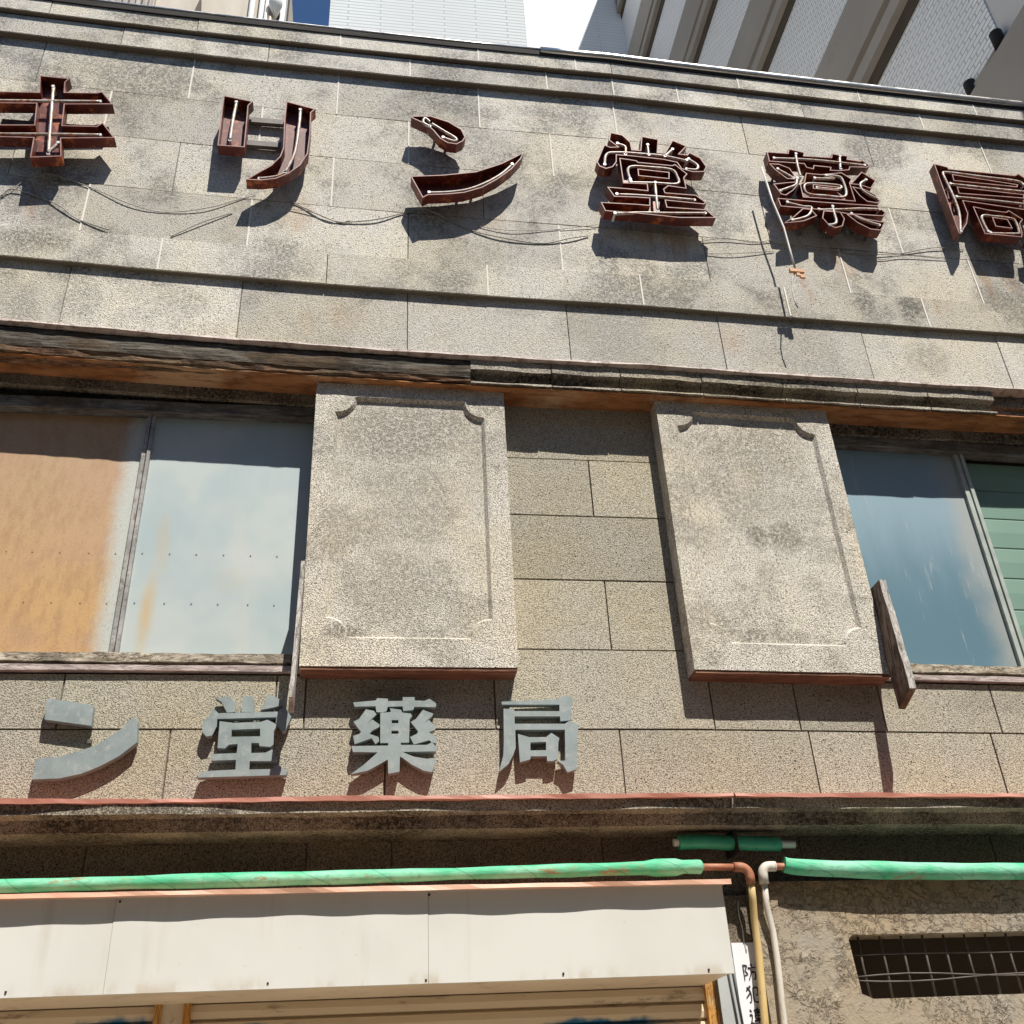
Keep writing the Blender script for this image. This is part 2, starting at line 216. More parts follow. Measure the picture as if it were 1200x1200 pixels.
M['redboard'] = wood('red_brown_board', (.16, .075, .048), (.26, .135, .09), None, st=(1, 25, 25), sc=2.5, cr=.5)
M['plank'] = wood('split_grey_plank', (.09, .06, .04), (.30, .24, .19), (.16, .10, .06), st=(18, 18, 1.2), sc=3, cr=.9)
M['plank_pale'] = wood('bleached_plank', (.34, .31, .28), (.55, .52, .48), None, st=(18, 18, 1.2), sc=3, cr=.6)
M['frame'] = wood('flaking_window_frame', (.10, .10, .10), (.24, .24, .235), (.14, .12, .09), st=(1, 9, 9), sc=4, cr=.6)
M['sill'] = wood('crumbling_sill', (.16, .13, .09), (.50, .44, .35), (.28, .24, .19), st=(1.5, 5, 5), sc=6, cr=.8)
M['lip'] = wood('pink_grey_lip', (.30, .24, .22), (.52, .44, .41), None, st=(1, 6, 6), sc=5, cr=.3)
M['dark'] = NT('dark_gap').done((.012, .010, .008), .9)
M['black'] = NT('black_cable').done((.02, .02, .02), .6)

def paint(name, a, b, sc=1.5, rough=.5, dirt=None, da=.3, st=(1, 1, 1), bs=.05, th=(.56, .74)):
    n = NT(name)
    c = n.mix(n.mr(n.noise(sc, 4, .6, st=st), .3, .7), a, b)
    if dirt: c = n.mix(n.mul(n.mr(n.noise(sc * 4, 5, .7, st=st, off=(3, 3, 3)), th[0], th[1]), da), c, dirt)
    return n.done(c, rough, 0, n.noise(sc * 20, 2, .5), bs, .004)
M['letter_grey'] = paint('grey_blue_paint', (.19, .232, .232), (.26, .305, .305), 5, .6, (.40, .40, .38), .6, th=(.5, .72))
M['tray'] = paint('rust_red_enamel', (.075, .011, .007), (.14, .024, .013), 2.6, .5, (.42, .12, .035), .85, th=(.52, .66), bs=.2)
M['trayrim'] = paint('pale_red_edge', (.22, .10, .08), (.36, .21, .18), 9, .6, (.14, .04, .02), .5)  # rim paler and pinker than the tray
def canopy_mat():
    n = NT('cream_sheet_paint')
    c = n.mix(n.mr(n.noise(.9, 4, .6), .3, .7), (.58, .57, .525), (.63, .622, .58))
    drip = n.mul(n.mr(n.noise(7, 4, .6, st=(1, 1, .06)), .55, .72), n.mr(n.noise(1.3, 3, .6, off=(4, 4, 4)), .42, .62))
    c = n.mix(n.mul(drip, .35), c, (.40, .34, .25))
    c = n.mix(n.mul(n.mr(n.noise(26, 5, .75), .62, .72), .45), c, (.42, .38, .31))
    c = n.mix(n.mul(n.mr(n.xyz()[2], 2.32, 2.40, 1.0, 0.0), n.mr(n.noise(5, 4, .65, st=(1, 1, .4)), .48, .66, 0, .5)), c, (.42, .33, .22))
    return n.done(c, .42, 0, n.noise(1.6, 2, .5, st=(1, 1, .7)), .35, .05)
M['white_canopy'] = canopy_mat()
M['tan'] = paint('tan_sheet_paint', (.58, .46, .32), (.66, .54, .39), 2, .5, (.16, .11, .07), .55)
M['flash_red'] = paint('faded_red_flashing', (.34, .115, .075), (.46, .20, .145), 3, .55, (.30, .20, .13), .6, st=(1, 3, 3))
M['flash_salmon'] = paint('salmon_flashing', (.52, .26, .16), (.60, .36, .25), 2, .55, (.58, .42, .22), .6)
M['pink_strip'] = paint('pale_drip_strip', (.36, .30, .27), (.50, .43, .39), 4, .8, (.16, .11, .09), .8, th=(.48, .64))
def green_wrap():
    n = NT('green_pipe_tape')
    c = n.mix(n.mr(n.noise(2.5, 4, .6, st=(1, 3, 3)), .35, .65), (.06, .42, .22), (.24, .58, .40))
    c = n.mix(n.mr(n.noise(7, 5, .7, st=(.6, 2, 2), off=(2, 2, 2)), .56, .70), c, (.30, .19, .10))
    X = n.xyz()
    lap = n.math('FRACT', n.add(n.add(n.mul(X[0], 2.3), n.mul(X[2], 5.0)), n.mul(n.noise(1.1, 2), 1.5)))
    seam = n.mr(lap, .0, .06, 1.0, 0.0)
    c = n.mix(n.mul(seam, .55), c, (.03, .16, .09))
    c = n.mix(n.mr(n.noise(22, 4, .75), .5, .72, 0, .5), c, (.12, .26, .17))
    return n.done(c, .68, 0, n.add(n.noise(26, 4, .65, st=(.5, 2, 2)), n.mul(lap, 1.2)), .55, .007, .3)
M['green'] = green_wrap()
M['green_dark'] = paint('green_sleeve', (.02, .26, .15), (.04, .33, .20), 4, .5, (.02, .08, .05), .5)
M['rustpipe'] = paint('red_oxide_pipe', (.30, .11, .055), (.42, .18, .10), 8, .6, (.16, .05, .03), .6, bs=.2)
M['yellowpipe'] = paint('peeling_yellow_pipe', (.48, .30, .10), (.62, .47, .22), 7, .6, (.28, .10, .04), .8, st=(1, 1, .35), bs=.2)
M['whitepipe'] = paint('peeling_white_pipe', (.52, .48, .41), (.64, .60, .53), 7, .6, (.22, .14, .09), .8, st=(1, 1, .35), bs=.2)
M['glass_tube'] = paint('dusty_neon_glass', (.36, .32, .28), (.60, .56, .51), 7, .35, (.36, .15, .045), .9, th=(.48, .60))
M['ceramic'] = paint('white_ceramic', (.66, .66, .64), (.74, .74, .72), 20, .35)
M['cable'] = paint('faded_grey_cable', (.22, .21, .19), (.36, .34, .30), 9, .6)
M['rod'] = paint('dull_white_rod', (.46, .44, .40), (.58, .56, .52), 9, .4)
M['clip'] = paint('orange_clip', (.50, .24, .10), (.58, .32, .16), 9, .5)
M['steel_bar'] = paint('rusty_iron_bar', (.07, .055, .045), (.13, .11, .095), 9, .6)
M['capdark'] = paint('dark_bronze_cap', (.012, .009, .007), (.02, .016, .013), 4, .85)
def bright_cap():
    n = NT('bright_metal_cap')
    return n.done(n.mix(n.noise(3, 3), (.55, .54, .50), (.75, .74, .72)), n.mr(n.noise(5, 3), .3, .7, .22, .4), .9)
M['capbright'] = bright_cap()
M['orange_post'] = wood('orange_painted_post', (.50, .22, .05), (.62, .34, .10), (.70, .48, .24), st=(12, 12, 1.5), sc=3, cr=.5)
M['greysheet'] = paint('grey_sheet', (.36, .38, .38), (.44, .46, .45), 3, .5, (.2, .2, .2), .3)

def sheet_rust():
    n = NT('rust_stained_pale_sheet')
    X = n.xyz()
    wob = n.math('MULTIPLY_ADD', n.noise(2.2, 4, .6), .22, -.11)
    edge = n.mr(n.add(n.add(X[0], wob), n.math('MULTIPLY', n.noise(1.0, 2), .0)), -1.86, -1.70, 1.0, 0.0)
    zf = n.mr(X[2], 4.5, 6.2)
    warm = n.mix(zf, (.50, .305, .125), (.42, .285, .165))
    warm = n.mix(n.mul(n.mr(n.noise(14, 4, .7, st=(1, 1, .35)), .42, .66), .55), warm, (.33, .19, .09))
    warm = n.mix(n.mul(n.mr(n.noise(2.0, 3, .6, off=(6, 1, 3)), .42, .68), .5), warm, (.44, .27, .165))
    c = n.mix(edge, (.46, .48, .44), warm)
    c = n.mix(n.mul(n.mr(n.noise(120, 1, .5), .6, .66), .35), c, (.2, .12, .06))
    return n.done(c, .55, 0, n.noise(14, 3, .6, st=(1, 1, .2)), .08, .004)
M['sheet_rust'] = sheet_rust()
def sheet_blue():
    n = NT('pale_blue_painted_sheet')
    wob = n.noise(3.0, 4, .6, st=(1, 1, .5))
    c = n.mix(n.mr(n.noise(1.4, 3, .6), .35, .65), (.345, .42, .43), (.44, .48, .465))
    c = n.mix(n.mr(n.noise(2.2, 4, .6, st=(1.4, 1, .3), off=(8, 2, 2)), .50, .78, 0, .6), c, (.47, .48, .44))
    r = n.mx(n.mul(n.blob(-1.475, 4.80, .06, .34, wob, (.1, 1.3)), .8), n.mul(n.blob(-1.43, 5.35, .06, .3, wob, (.1, 1.3)), .3))
    r = n.mx(r, n.mul(n.blob(-.95, 5.05, .12, .12, wob), .12))
    c = n.mix(n.mul(r, .85), c, (.50, .33, .12))
    return n.done(c, .5, 0, n.noise(12, 3, .6, st=(1, 1, .2)), .08, .004)
M['sheet_blue'] = sheet_blue()
def sheet_slate():
    n = NT('slate_blue_painted_sheet')
    X = n.xyz()
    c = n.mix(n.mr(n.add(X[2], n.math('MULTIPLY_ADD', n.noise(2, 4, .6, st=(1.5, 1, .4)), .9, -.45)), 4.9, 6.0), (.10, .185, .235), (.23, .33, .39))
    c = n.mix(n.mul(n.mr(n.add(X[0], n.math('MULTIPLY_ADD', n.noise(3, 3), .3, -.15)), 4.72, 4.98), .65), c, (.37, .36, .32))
    c = n.mix(n.mr(n.noise(5, 5, .7, st=(2.2, 1, .25), off=(4, 4, 4)), .58, .72), c, (.34, .37, .38))
    return n.done(c, .5, 0, n.noise(12, 3, .6, st=(1, 1, .2)), .06, .004, .25)
M['sheet_slate'] = sheet_slate()
def green_blind():
    n = NT('pale_green_blind')
    c = n.mix(n.noise(2.0, 3), (.13, .235, .185), (.19, .31, .245))
    return n.done(c, .6, 0)
M['blind'] = green_blind()
def stucco():
    n = NT('chipped_brown_stucco')
    a = n.noise(15, 5, .62, dist=.6)
    b = n.noise(5, 4, .6, dist=1.0, off=(3, 3, 3))
    X = n.xyz()
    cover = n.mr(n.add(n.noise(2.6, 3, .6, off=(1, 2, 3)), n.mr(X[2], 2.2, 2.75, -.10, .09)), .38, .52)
    line = n.mul(n.mr(n.math('ABSOLUTE', n.math('SUBTRACT', a, .52)), .0, .030, 1.0, 0.0), cover)
    line2 = n.mul(n.mr(n.math('ABSOLUTE', n.math('SUBTRACT', b, .5)), .0, .014, 1.0, 0.0), cover)
    ln = n.mx(line, line2)
    c = n.mix(n.mr(n.noise(1.7, 4, .6, off=(8, 8, 1)), .36, .66), (.36, .285, .195), (.33, .285, .22))
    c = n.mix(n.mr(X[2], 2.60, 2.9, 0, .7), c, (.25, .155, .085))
    c = n.mix(n.mr(n.noise(30, 4, .7), .5, .75, 0, .5), c, (.24, .19, .14))
    c = n.mix(n.mul(n.mr(n.noise(1.5, 4, .6, off=(2, 9, 4)), .55, .7), .5), c, (.30, .285, .245))
    pit = n.mul(n.mr(n.noise(24, 4, .65, dist=.4, st=(1, 1, 1.6), off=(3, 1, 9)), .60, .68), n.mr(cover, 0, 1, .25, 1))
    c = n.mix(n.mx(n.mul(ln, .28), n.mul(pit, .7)), c, (.11, .08, .05))
    h = n.add(n.add(n.mul(n.mr(a, .46, .56), cover), n.mul(ln, -.3)), n.mul(pit, -.8))
    return n.done(c, .95, 0, n.add(h, n.mul(n.noise(40, 4, .7), .5)), 1.0, .014, .2)
M['stucco'] = stucco()
def shutter_mat():
    n = NT('tan_roller_shutter')
    X = n.xyz()
    c = n.mix(n.noise(1.2, 3, .6), (.58, .45, .29), (.70, .56, .38))
    c = n.mix(n.mul(n.mr(n.noise(7, 5, .7, st=(.4, 1, 1.5)), .57, .70), .7), c, (.14, .09, .05))
    wob = n.noise(4, 3, .6)
    g = n.mx(n.blob(-1.2, 2.16, .42, .12, wob, (.6, 1.0)), n.mx(n.blob(-.6, 2.12, .3, .12, wob, (.6, 1.0)), n.blob(1.45, 2.11, .42, .075, wob, (.6, 1.0))))
    g = n.mx(g, n.blob(.2, 1.5, 1.2, .45, wob, (.6, .9)))
    c = n.mix(g, c, (.015, .12, .22))
    return n.done(c, .45, 0)
M['shutter'] = shutter_mat()
def paper_mat():
    n = NT('white_notice_paper')
    return n.done(n.mix(n.noise(6, 4), (.66, .66, .69), (.76, .76, .79)), .7)
M['paper'] = paper_mat()
M['ink'] = NT('black_brush_ink').done((.02, .02, .022), .7)
def street_mat():
    n = NT('worn_asphalt')
    return n.done(n.mix(n.noise(30, 4, .7), (.045, .043, .04), (.085, .08, .075)), .9, 0, n.noise(90, 2), .3, .01)
M['street'] = street_mat()
def pave_mat():
    n = NT('pavement_slabs')
    b = n.t.nodes.new('ShaderNodeTexBrick')
    n.t.links.new(n.vec((1, 1, 1)), b.inputs['Vector'])
    b.inputs['Color1'].default_value = (.47, .43, .37, 1); b.inputs['Color2'].default_value = (.41, .37, .32, 1); b.inputs['Mortar'].default_value = (.16, .14, .12, 1)
    b.inputs['Scale'].default_value = 2.0; b.inputs['Mortar Size'].default_value = .012
    return n.done(b.outputs[0], .9)
M['pave'] = pave_mat()
def tile(name, a, b, mortar, vec_rot, bw, rh, ms=.012, rough=.5, spec=.5):
    n = NT(name)
    br = n.t.nodes.new('ShaderNodeTexBrick')
    s = n.t.nodes.new('ShaderNodeSeparateXYZ'); n.t.links.new(n.pos, s.inputs[0])
    cb = n.t.nodes.new('ShaderNodeCombineXYZ')
    n.t.links.new(s.outputs[1 if vec_rot else 0], cb.inputs[0]); n.t.links.new(s.outputs[2], cb.inputs[1])
    n.t.links.new(cb.outputs[0], br.inputs['Vector'])
    for k, v in (('Color1', (*a, 1)), ('Color2', (*b, 1)), ('Mortar', (*mortar, 1)), ('Scale', 1.0), ('Mortar Size', ms), ('Brick Width', bw), ('Row Height', rh), ('Bias', 0.0)):
        br.inputs[k].default_value = v
    c = n.mix(n.mr(n.noise(.35, 4, .6, st=(1, 1, .6)), .35, .7, 0, .35), br.outputs[0], tuple(x * .8 for x in a))
    return n.done(c, rough, spec=spec)
M['towertile'] = tile('pale_tower_tile', (.84, .83, .80), (.76, .75, .73), (.36, .34, .33), True, .24, .088, .010)
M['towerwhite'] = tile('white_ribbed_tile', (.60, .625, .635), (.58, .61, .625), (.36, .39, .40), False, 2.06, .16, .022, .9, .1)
M['towerglare'] = tile('plain_tile_glare', (.80, .80, .79), (.77, .78, .78), (.62, .64, .65), False, 2.06, .16, .015, .8, .2)  # brighter copy of the tower tile, sun glare put into the colour
M['taupe'] = paint('taupe_render', (.30, .265, .225), (.34, .30, .255), .5, .8, (.22, .19, .16), .4)
M['plaster'] = paint('pale_plaster', (.56, .53, .50), (.60, .57, .54), .5, .8)
M['groove'] = paint('dark_groove', (.05, .035, .022), (.07, .05, .03), 1, .8)
M['beige'] = paint('beige_render', (.44, .39, .32), (.52, .47, .40), .6, .85, (.26, .22, .18), .4, st=(2, 1, .3))
M['fluted'] = paint('weathered_fluted_board', (.24, .21, .18), (.46, .42, .38), 3, .85, (.12, .10, .09), .6, st=(5, 1, .25))
M['lightmetal'] = paint('light_grey_metal', (.60, .61, .60), (.68, .68, .67), 2, .4)
M['nail'] = NT('grey_nail').done((.16, .17, .16), .7)
M['brownmetal'] = paint('brown_downpipe', (.26, .19, .11), (.32, .24, .15), 2, .5)
M['bounce_white'] = paint('white_bounce_coating', (.70, .69, .66), (.78, .77, .74), 1, .8)  # for the unseen roof added to throw sunlight up at the tiled wing
M['concrete_roof'] = paint('roof_concrete', (.28, .27, .25), (.36, .35, .32), 1, .9)

# ------------------------------------------------------------------ geometry helpers; (s, d, z): along, out from the main wall, up
R = random.Random(7)
def bmn():
    b = bmesh.new()
    b.faces.layers.float.new('tone')
    return b
def V(s, d, z): return Vector((s, -d, z))
def face(b, vs, mi=0, tone=.5):
    try: f = b.faces.new(vs)
    except ValueError: return None
    f.material_index = mi
    f[b.faces.layers.float['tone']] = tone
    return f
def box(b, s0, s1, d0, d1, z0, z1, mi=0, tone=.5):
    v = [b.verts.new(V(s, d, z)) for s, d, z in ((s0, d0, z0), (s1, d0, z0), (s1, d1, z0), (s0, d1, z0), (s0, d0, z1), (s1, d0, z1), (s1, d1, z1), (s0, d1, z1))]
    for q in ((0, 1, 2, 3), (7, 6, 5, 4), (3, 2, 6, 7), (1, 0, 4, 5), (2, 1, 5, 6), (0, 3, 7, 4)): face(b, [v[i] for i in q], mi, tone)
    return v
def wave(x, k, seed):
    return sin(x * 1.7 * k + seed) * .45 + sin(x * 4.3 * k + seed * 2.3) * .3 + sin(x * 9.1 * k + seed * 5.1) * .25
def prof(b, s0, s1, pts, step=.12, jd=0.0, jz=0.0, k=1.0, mis=None, seed=None, tone=.5, to=None):
    """profile polygon of (d, z) swept along s; each corner wanders a little, as old mouldings do"""
    seed = R.random() * 20 if seed is None else seed
    n = max(1, int((s1 - s0) / step))
    st = [s0 + (s1 - s0) * i / n for i in range(n + 1)]
    if s0 < SK < s1: st = sorted(st + [SK])
    rings = []
    for s in st:
        rings.append([b.verts.new(V(s, d + jd * wave(s, k, seed + j * 1.9), z + jz * wave(s, k, seed + j * 3.7 + 2))) for j, (d, z) in enumerate(pts if to is None else [(p[0] + (q[0] - p[0]) * (s - s0) / (s1 - s0), p[1] + (q[1] - p[1]) * (s - s0) / (s1 - s0)) for p, q in zip(pts, to)])])
    m = len(pts)
    for a, c in zip(rings, rings[1:]):
        for j in range(m): face(b, [a[j], a[(j + 1) % m], c[(j + 1) % m], c[j]], mis[j] if mis else 0, tone)
    face(b, rings[0][::-1], mis[0] if mis else 0, tone); face(b, rings[-1], mis[0] if mis else 0, tone)
def tube(b, pts, r, n=8, rr=None):
    pts = [Vector((p[0], -p[1], p[2])) for p in pts]
    rings = []
    t0 = (pts[1] - pts[0]).normalized()
    nrm = t0.orthogonal().normalized()
    for i, p in enumerate(pts):
        t = (pts[min(i + 1, len(pts) - 1)] - pts[max(i - 1, 0)]).normalized()
        nrm = (nrm - t * nrm.dot(t)).normalized()
        bi = t.cross(nrm)
        q = rr[i] if rr else r
        rings.append([b.verts.new(p + (nrm * cos(2 * pi * j / n) + bi * sin(2 * pi * j / n)) * q) for j in range(n)])
    for a, c in zip(rings, rings[1:]):
        for j in range(n):
            f = face(b, [a[j], a[(j + 1) % n], c[(j + 1) % n], c[j]])
            if f: f.smooth = True
    face(b, rings[0][::-1]); face(b, rings[-1])
def smooth_path(pts, k=5):
    out = []
    for i in range(len(pts) - 1):
        p0, p1, p2, p3 = pts[max(i - 1, 0)], pts[i], pts[i + 1], pts[min(i + 2, len(pts) - 1)]
        for j in range(k):
            t = j / k
            out.append(tuple(.5 * (2 * p1[a] + (p2[a] - p0[a]) * t + (2 * p0[a] - 5 * p1[a] + 4 * p2[a] - p3[a]) * t * t + (3 * p1[a] - p0[a] - 3 * p2[a] + p3[a]) * t ** 3) for a in range(len(p1))))
    return out + [tuple(pts[-1])]
def area(l): return sum(a[0] * c[1] - c[0] * a[1] for a, c in zip(l, l[1:] + l[:1])) / 2
def orient(loops):
    return [(l if (area(l) > 0) == (i == 0) else l[::-1]) for i, l in enumerate(loops)]
def inset(l, w):
    """move a loop to its left by w (inside for the counter-clockwise outline, into the sheet for clockwise holes)"""
    out = []
    for i, p in enumerate(l):
        a, c = Vector(l[i - 1]), Vector(l[(i + 1) % len(l)])
        p = Vector(p)
        e0, e1 = (p - a).normalized(), (c - p).normalized()
        n0, n1 = Vector((-e0.y, e0.x)), Vector((-e1.y, e1.x))
        m = n0 + n1
        if m.length < .2: m = n0
        m = m.normalized()
        out.append(tuple(p + m * w / max(.45, m.dot(n0))))
    return out
def plate(b, loops, d, mi=0, flip=False, tone=.5):
    vs = [[b.verts.new(V(p[0], d, p[1])) for p in l] for l in loops]
    flat = [v for l in vs for v in l]
    for t in tessellate_polygon([[Vector((p[0], p[1], 0)) for p in l] for l in loops]):
        face(b, [flat[i] for i in (t[::-1] if flip else t)], mi, tone)
    return vs
def solid(b, loops, d0, d1, mi=0, side=None, tone=.5):
    loops = orient(loops)
    f = plate(b, loops, d1, mi, False, tone); k = plate(b, loops, d0, mi, True, tone)
    for a, c in zip(f, k):
        for i in range(len(a)):
            j = (i + 1) % len(a)
            face(b, [c[i], c[j], a[j], a[i]], mi if side is None else side, tone)
def tray(b, loops, d0, d1, w=.009):
    loops = orient(loops)
    for l in loops:
        q = inset(l, w)
        o0 = [b.verts.new(V(p[0], d0, p[1])) for p in l]; o1 = [b.verts.new(V(p[0], d1, p[1])) for p in l]
        i0 = [b.verts.new(V(p[0], d0 + .006, p[1])) for p in q]; i1 = [b.verts.new(V(p[0], d1, p[1])) for p in q]
        for i in range(len(l)):
            j = (i + 1) % len(l)
            face(b, [o0[i], o0[j], o1[j], o1[i]]); face(b, [i1[i], i1[j], i0[j], i0[i]]); face(b, [o1[i], o1[j], i1[j], i1[i]], 1)
    plate(b, loops, d0, 0, True); plate(b, loops, d0 + .006, 0)

def thing(name, label, cat, loc=(0, 0, 0), group=None):
    o = bpy.data.objects.new(name, None); COL.objects.link(o)
    o.location = loc; o['label'] = label; o['category'] = cat
    o.empty_display_size = .2
    if group: o['group'] = group
    return o
def origin(o):
    v = Vector((0, 0, 0))
    while o: v += o.location; o = o.parent
    return v
def part(name, b, mats, parent=None, dosag=False, shear=True, loc=None, label=None):
    """links a mesh as ONE object; shears it to follow the kink of the facade"""
    if shear:
        xs = [v.co.x for v in b.verts]
        if min(xs) < SK - 1e-4 and max(xs) > SK + 1e-4:
            bmesh.ops.bisect_plane(b, geom=b.verts[:] + b.edges[:] + b.faces[:], plane_co=(SK, 0, 0), plane_no=(1, 0, 0), dist=1e-5)
        for v in b.verts:
            if dosag: v.co.z += sag(v.co.x, v.co.z)
            if v.co.x > SK: v.co.y += TK * (v.co.x - SK)
    off = origin(parent) if parent else Vector((0, 0, 0))
    L = Vector(loc) if loc is not None else Vector((0, 0, 0))
    bmesh.ops.translate(b, verts=b.verts, vec=-(off + L))
    bmesh.ops.recalc_face_normals(b, faces=b.faces)
    me = bpy.data.meshes.new(name)
    b.to_mesh(me); b.free()
    if not isinstance(mats, (list, tuple)): mats = [mats]
    for m in mats: me.materials.append(M[m])
    o = bpy.data.objects.new(name, me); COL.objects.link(o)
    o.location = L
    if parent: o.parent = parent
    if label: o['label'] = label
    return o
def tag(o, label, cat, group=None, kind=None):
    o['label'] = label; o['category'] = cat
    if group: o['group'] = group
    if kind: o['kind'] = kind
    return o
def structure(o, label=None):
    o['kind'] = 'structure'
    if label: o['label'] = label
    return o
def panels(b, rows, d1, d0, gap=.010, tj=.5, back=1, point=0.0):
    """rows of stone slabs with open joints in front of a mortar bed"""
    for (z0, z1, joints, lo, hi) in rows:
        js = [lo] + [j for j in sorted(joints) if lo + .05 < j < hi - .05] + [hi]
        for a, c in zip(js, js[1:]):
            e = d1 + R.uniform(-.0025, .0025)
            box(b, a + gap / 2, c - gap / 2, d0, e, z0 + gap / 2, z1 - gap / 2, 0, R.uniform(.5 - tj, .5 + tj))
            box(b, a, c, d0 - .05, d1 - .014, z0 + .002, z1 - .002, back, .5)
            if c < hi and R.random() < point: box(b, c - .0065, c + .0065, d0, d1 + .0042, z0 + .004, z1 - .004, 2, .5)
def mat_bed(name, col): M[name] = NT(name).done(col, .95)
mat_bed('mortar_pale', (.70, .67, .60))
mat_bed('mortar_dark', (.16, .135, .10))
M['lightframe'] = paint('pale_sash_paint', (.22, .215, .20), (.42, .41, .385), 6, .5, (.10, .07, .05), .7, th=(.48, .66))
M['greyframe'] = paint('grey_sash_paint', (.30, .34, .31), (.40, .44, .40), 6, .5, (.15, .14, .12), .5)

# ------------------------------------------------------------------ street
def sheet(name, x0, x1, y0, y1, z, m):
    b = bmn(); box(b, x0, x1, -y1, -y0, z - .3, z, 0)
    return structure(part(name, b, m, shear=False))
sheet('street', -300, 300, -300, 300, 0.0, 'street')
b = bmn(); box(b, -40, 40, -.25, 3.0, .004, .12); structure(part('pavement', b, 'pave', shear=False))

# ------------------------------------------------------------------ the old shop building
S0, S1 = -4.2, 7.4
BLD = thing('shop_building', 'old two-storey shop building with a grimy stone-slab front, shuttered windows and stepped parapet', 'building', (1.6, 0, 0))
j1 = [-.37 + 1.308 * i for i in range(-3, 7)]                 # joints of the odd courses; -.37+2*1.308 = 2.25 is the kink
j2 = [j + .654 for j in j1]
b = bmn()
panels(b, [(9.575, 10.17, j1, S0, S1), (9.0, 9.575, j2, S0, S1), (8.39, 9.0, j1, S0, S1), (7.80, 8.39, j2, S0, S1)], FR, .1, .008, point=.6)
part('frieze_wall', b, ['frieze', 'mortar_dark', 'mortar_pale'], BLD, True)
b = bmn()
panels(b, [(7.475, 7.82, j1, S0, S1)], FR + .035, .15, .008, point=.6)
part('ledge_band', b, ['frieze', 'mortar_dark', 'mortar_pale'], BLD, True)
b = bmn()
panels(b, [(6.862, 7.50, j2, S0, S1)], FR - .015, .1, .008)
part('lower_band', b, ['frieze', 'mortar_dark'], BLD, True)
b = bmn()
panels(b, [(10.13, 10.385, [j + .005 for j in j2] + [SK], S0, S1)], FR + .065, .1, .008, point=.7)
part('lower_parapet_moulding', b, ['frieze', 'mortar_dark', 'mortar_pale'], BLD, True)
b = bmn()
panels(b, [(10.40, 10.60, j1 + [1.89], S0, S1)], FR + .11, .1, .008, point=.7)
part('upper_parapet_moulding', b, ['frieze', 'mortar_dark', 'mortar_pale'], BLD, True)
# cap: dark bronze on the left, bright rolled metal on the right
b = bmn(); prof(b, S0, 1.55, [(.1, 10.58), (.405, 10.575), (.412, 10.625), (.40, 10.645), (.1, 10.66)], .3, .002, .004)
c1 = part('parapet_cap', b, 'capdark', BLD, True)
b = bmn(); tube(b, [(s, .405, 10.652) for s in [S0 + i * (1.55 - S0) / 8 for i in range(9)]], .012, 8)
part('cap_lip', b, 'capbright', c1, True)
b = bmn(); prof(b, 1.55, S1, [(.1, 10.572), (.40, 10.568), (.408, 10.60), (.1, 10.60)], .3, .002, .003)
c2 = part('parapet_cap', b, 'capdark', BLD, True)
b = bmn(); tube(b, [(s, .405, 10.634) for s in [1.55, 1.9, SK, 2.6] + [3 + i * .4 for i in range(12)]], .036, 14)
part('cap_roll', b, 'capbright', c2, True)

# cornice over the windows
b = bmn(); prof(b, S0, S1, [(.1, 6.864), (.300, 6.862), (.308, 6.842), (.27, 6.834), (.1, 6.834)], .06, .004, .006, 2.5)
part('drip_strip', b, 'pink_strip', BLD, True)
XP = .775                                                     # left of here planks still cover the stone moulding
for a, c in zip([XP, 1.42, 1.98, 2.66, 3.36, 4.02, 4.66], [1.42, 1.98, 2.66, 3.36, 4.02, 4.66, 5.28]):
    b = bmn(); prof(b, a + .004, c - .004, [(.1, 6.834), (.268, 6.834), (.27, 6.737), (.215, 6.722), (.19, 6.672), (.20, 6.64), (.255, 6.632), (.26, 6.612), (.1, 6.612)], .05, .004, .007, 3, [0, 1, 0, 0, 0, 0, 1, 0, 0])  # sunlit faces get the lighter stone, undercuts the darker one
    part('cornice_moulding', b, ['cornice', 'lit_fascia'], BLD, True)
b = bmn(); prof(b, 5.285, S1, [(.1, 6.83), (.20, 6.83), (.205, 6.72), (.17, 6.71), (.18, 6.63), (.1, 6.62)], .1, .01, .012, 2)
part('cornice_moulding', b, 'cornice', BLD, True, label='broken stretch of the cornice moulding')
b = bmn(); prof(b, S0, XP, [(.1, 6.815), (.262, 6.815), (.272, 6.70), (.264, 6.66), (.1, 6.66)], .06, .006, .006, 3)
prof(b, S0, XP, [(.1, 6.82), (.255, 6.82), (.258, 6.75), (.1, 6.75)], .06, .004, .004, 3)
part('cornice_plank', b, 'oldwood', BLD, True)
b = bmn(); prof(b, S0, XP, [(.1, 6.658), (.258, 6.658), (.245, 6.605), (.12, 6.56), (.10, 6.60)], .05, .008, .010, 3, to=[(.1, 6.658), (.258, 6.658), (.252, 6.628), (.235, 6.622), (.15, 6.63)])
part('cornice_plank', b, 'brownwood', BLD, True, label='cracked brown lower cornice plank')
b = bmn(); prof(b, S0, S1, [(-.1, 6.63), (.235, 6.612), (.238, 6.600), (-.1, 6.598)], .1, .002, .004, 2)
part('soffit_board', b, 'orangewood', BLD, True)

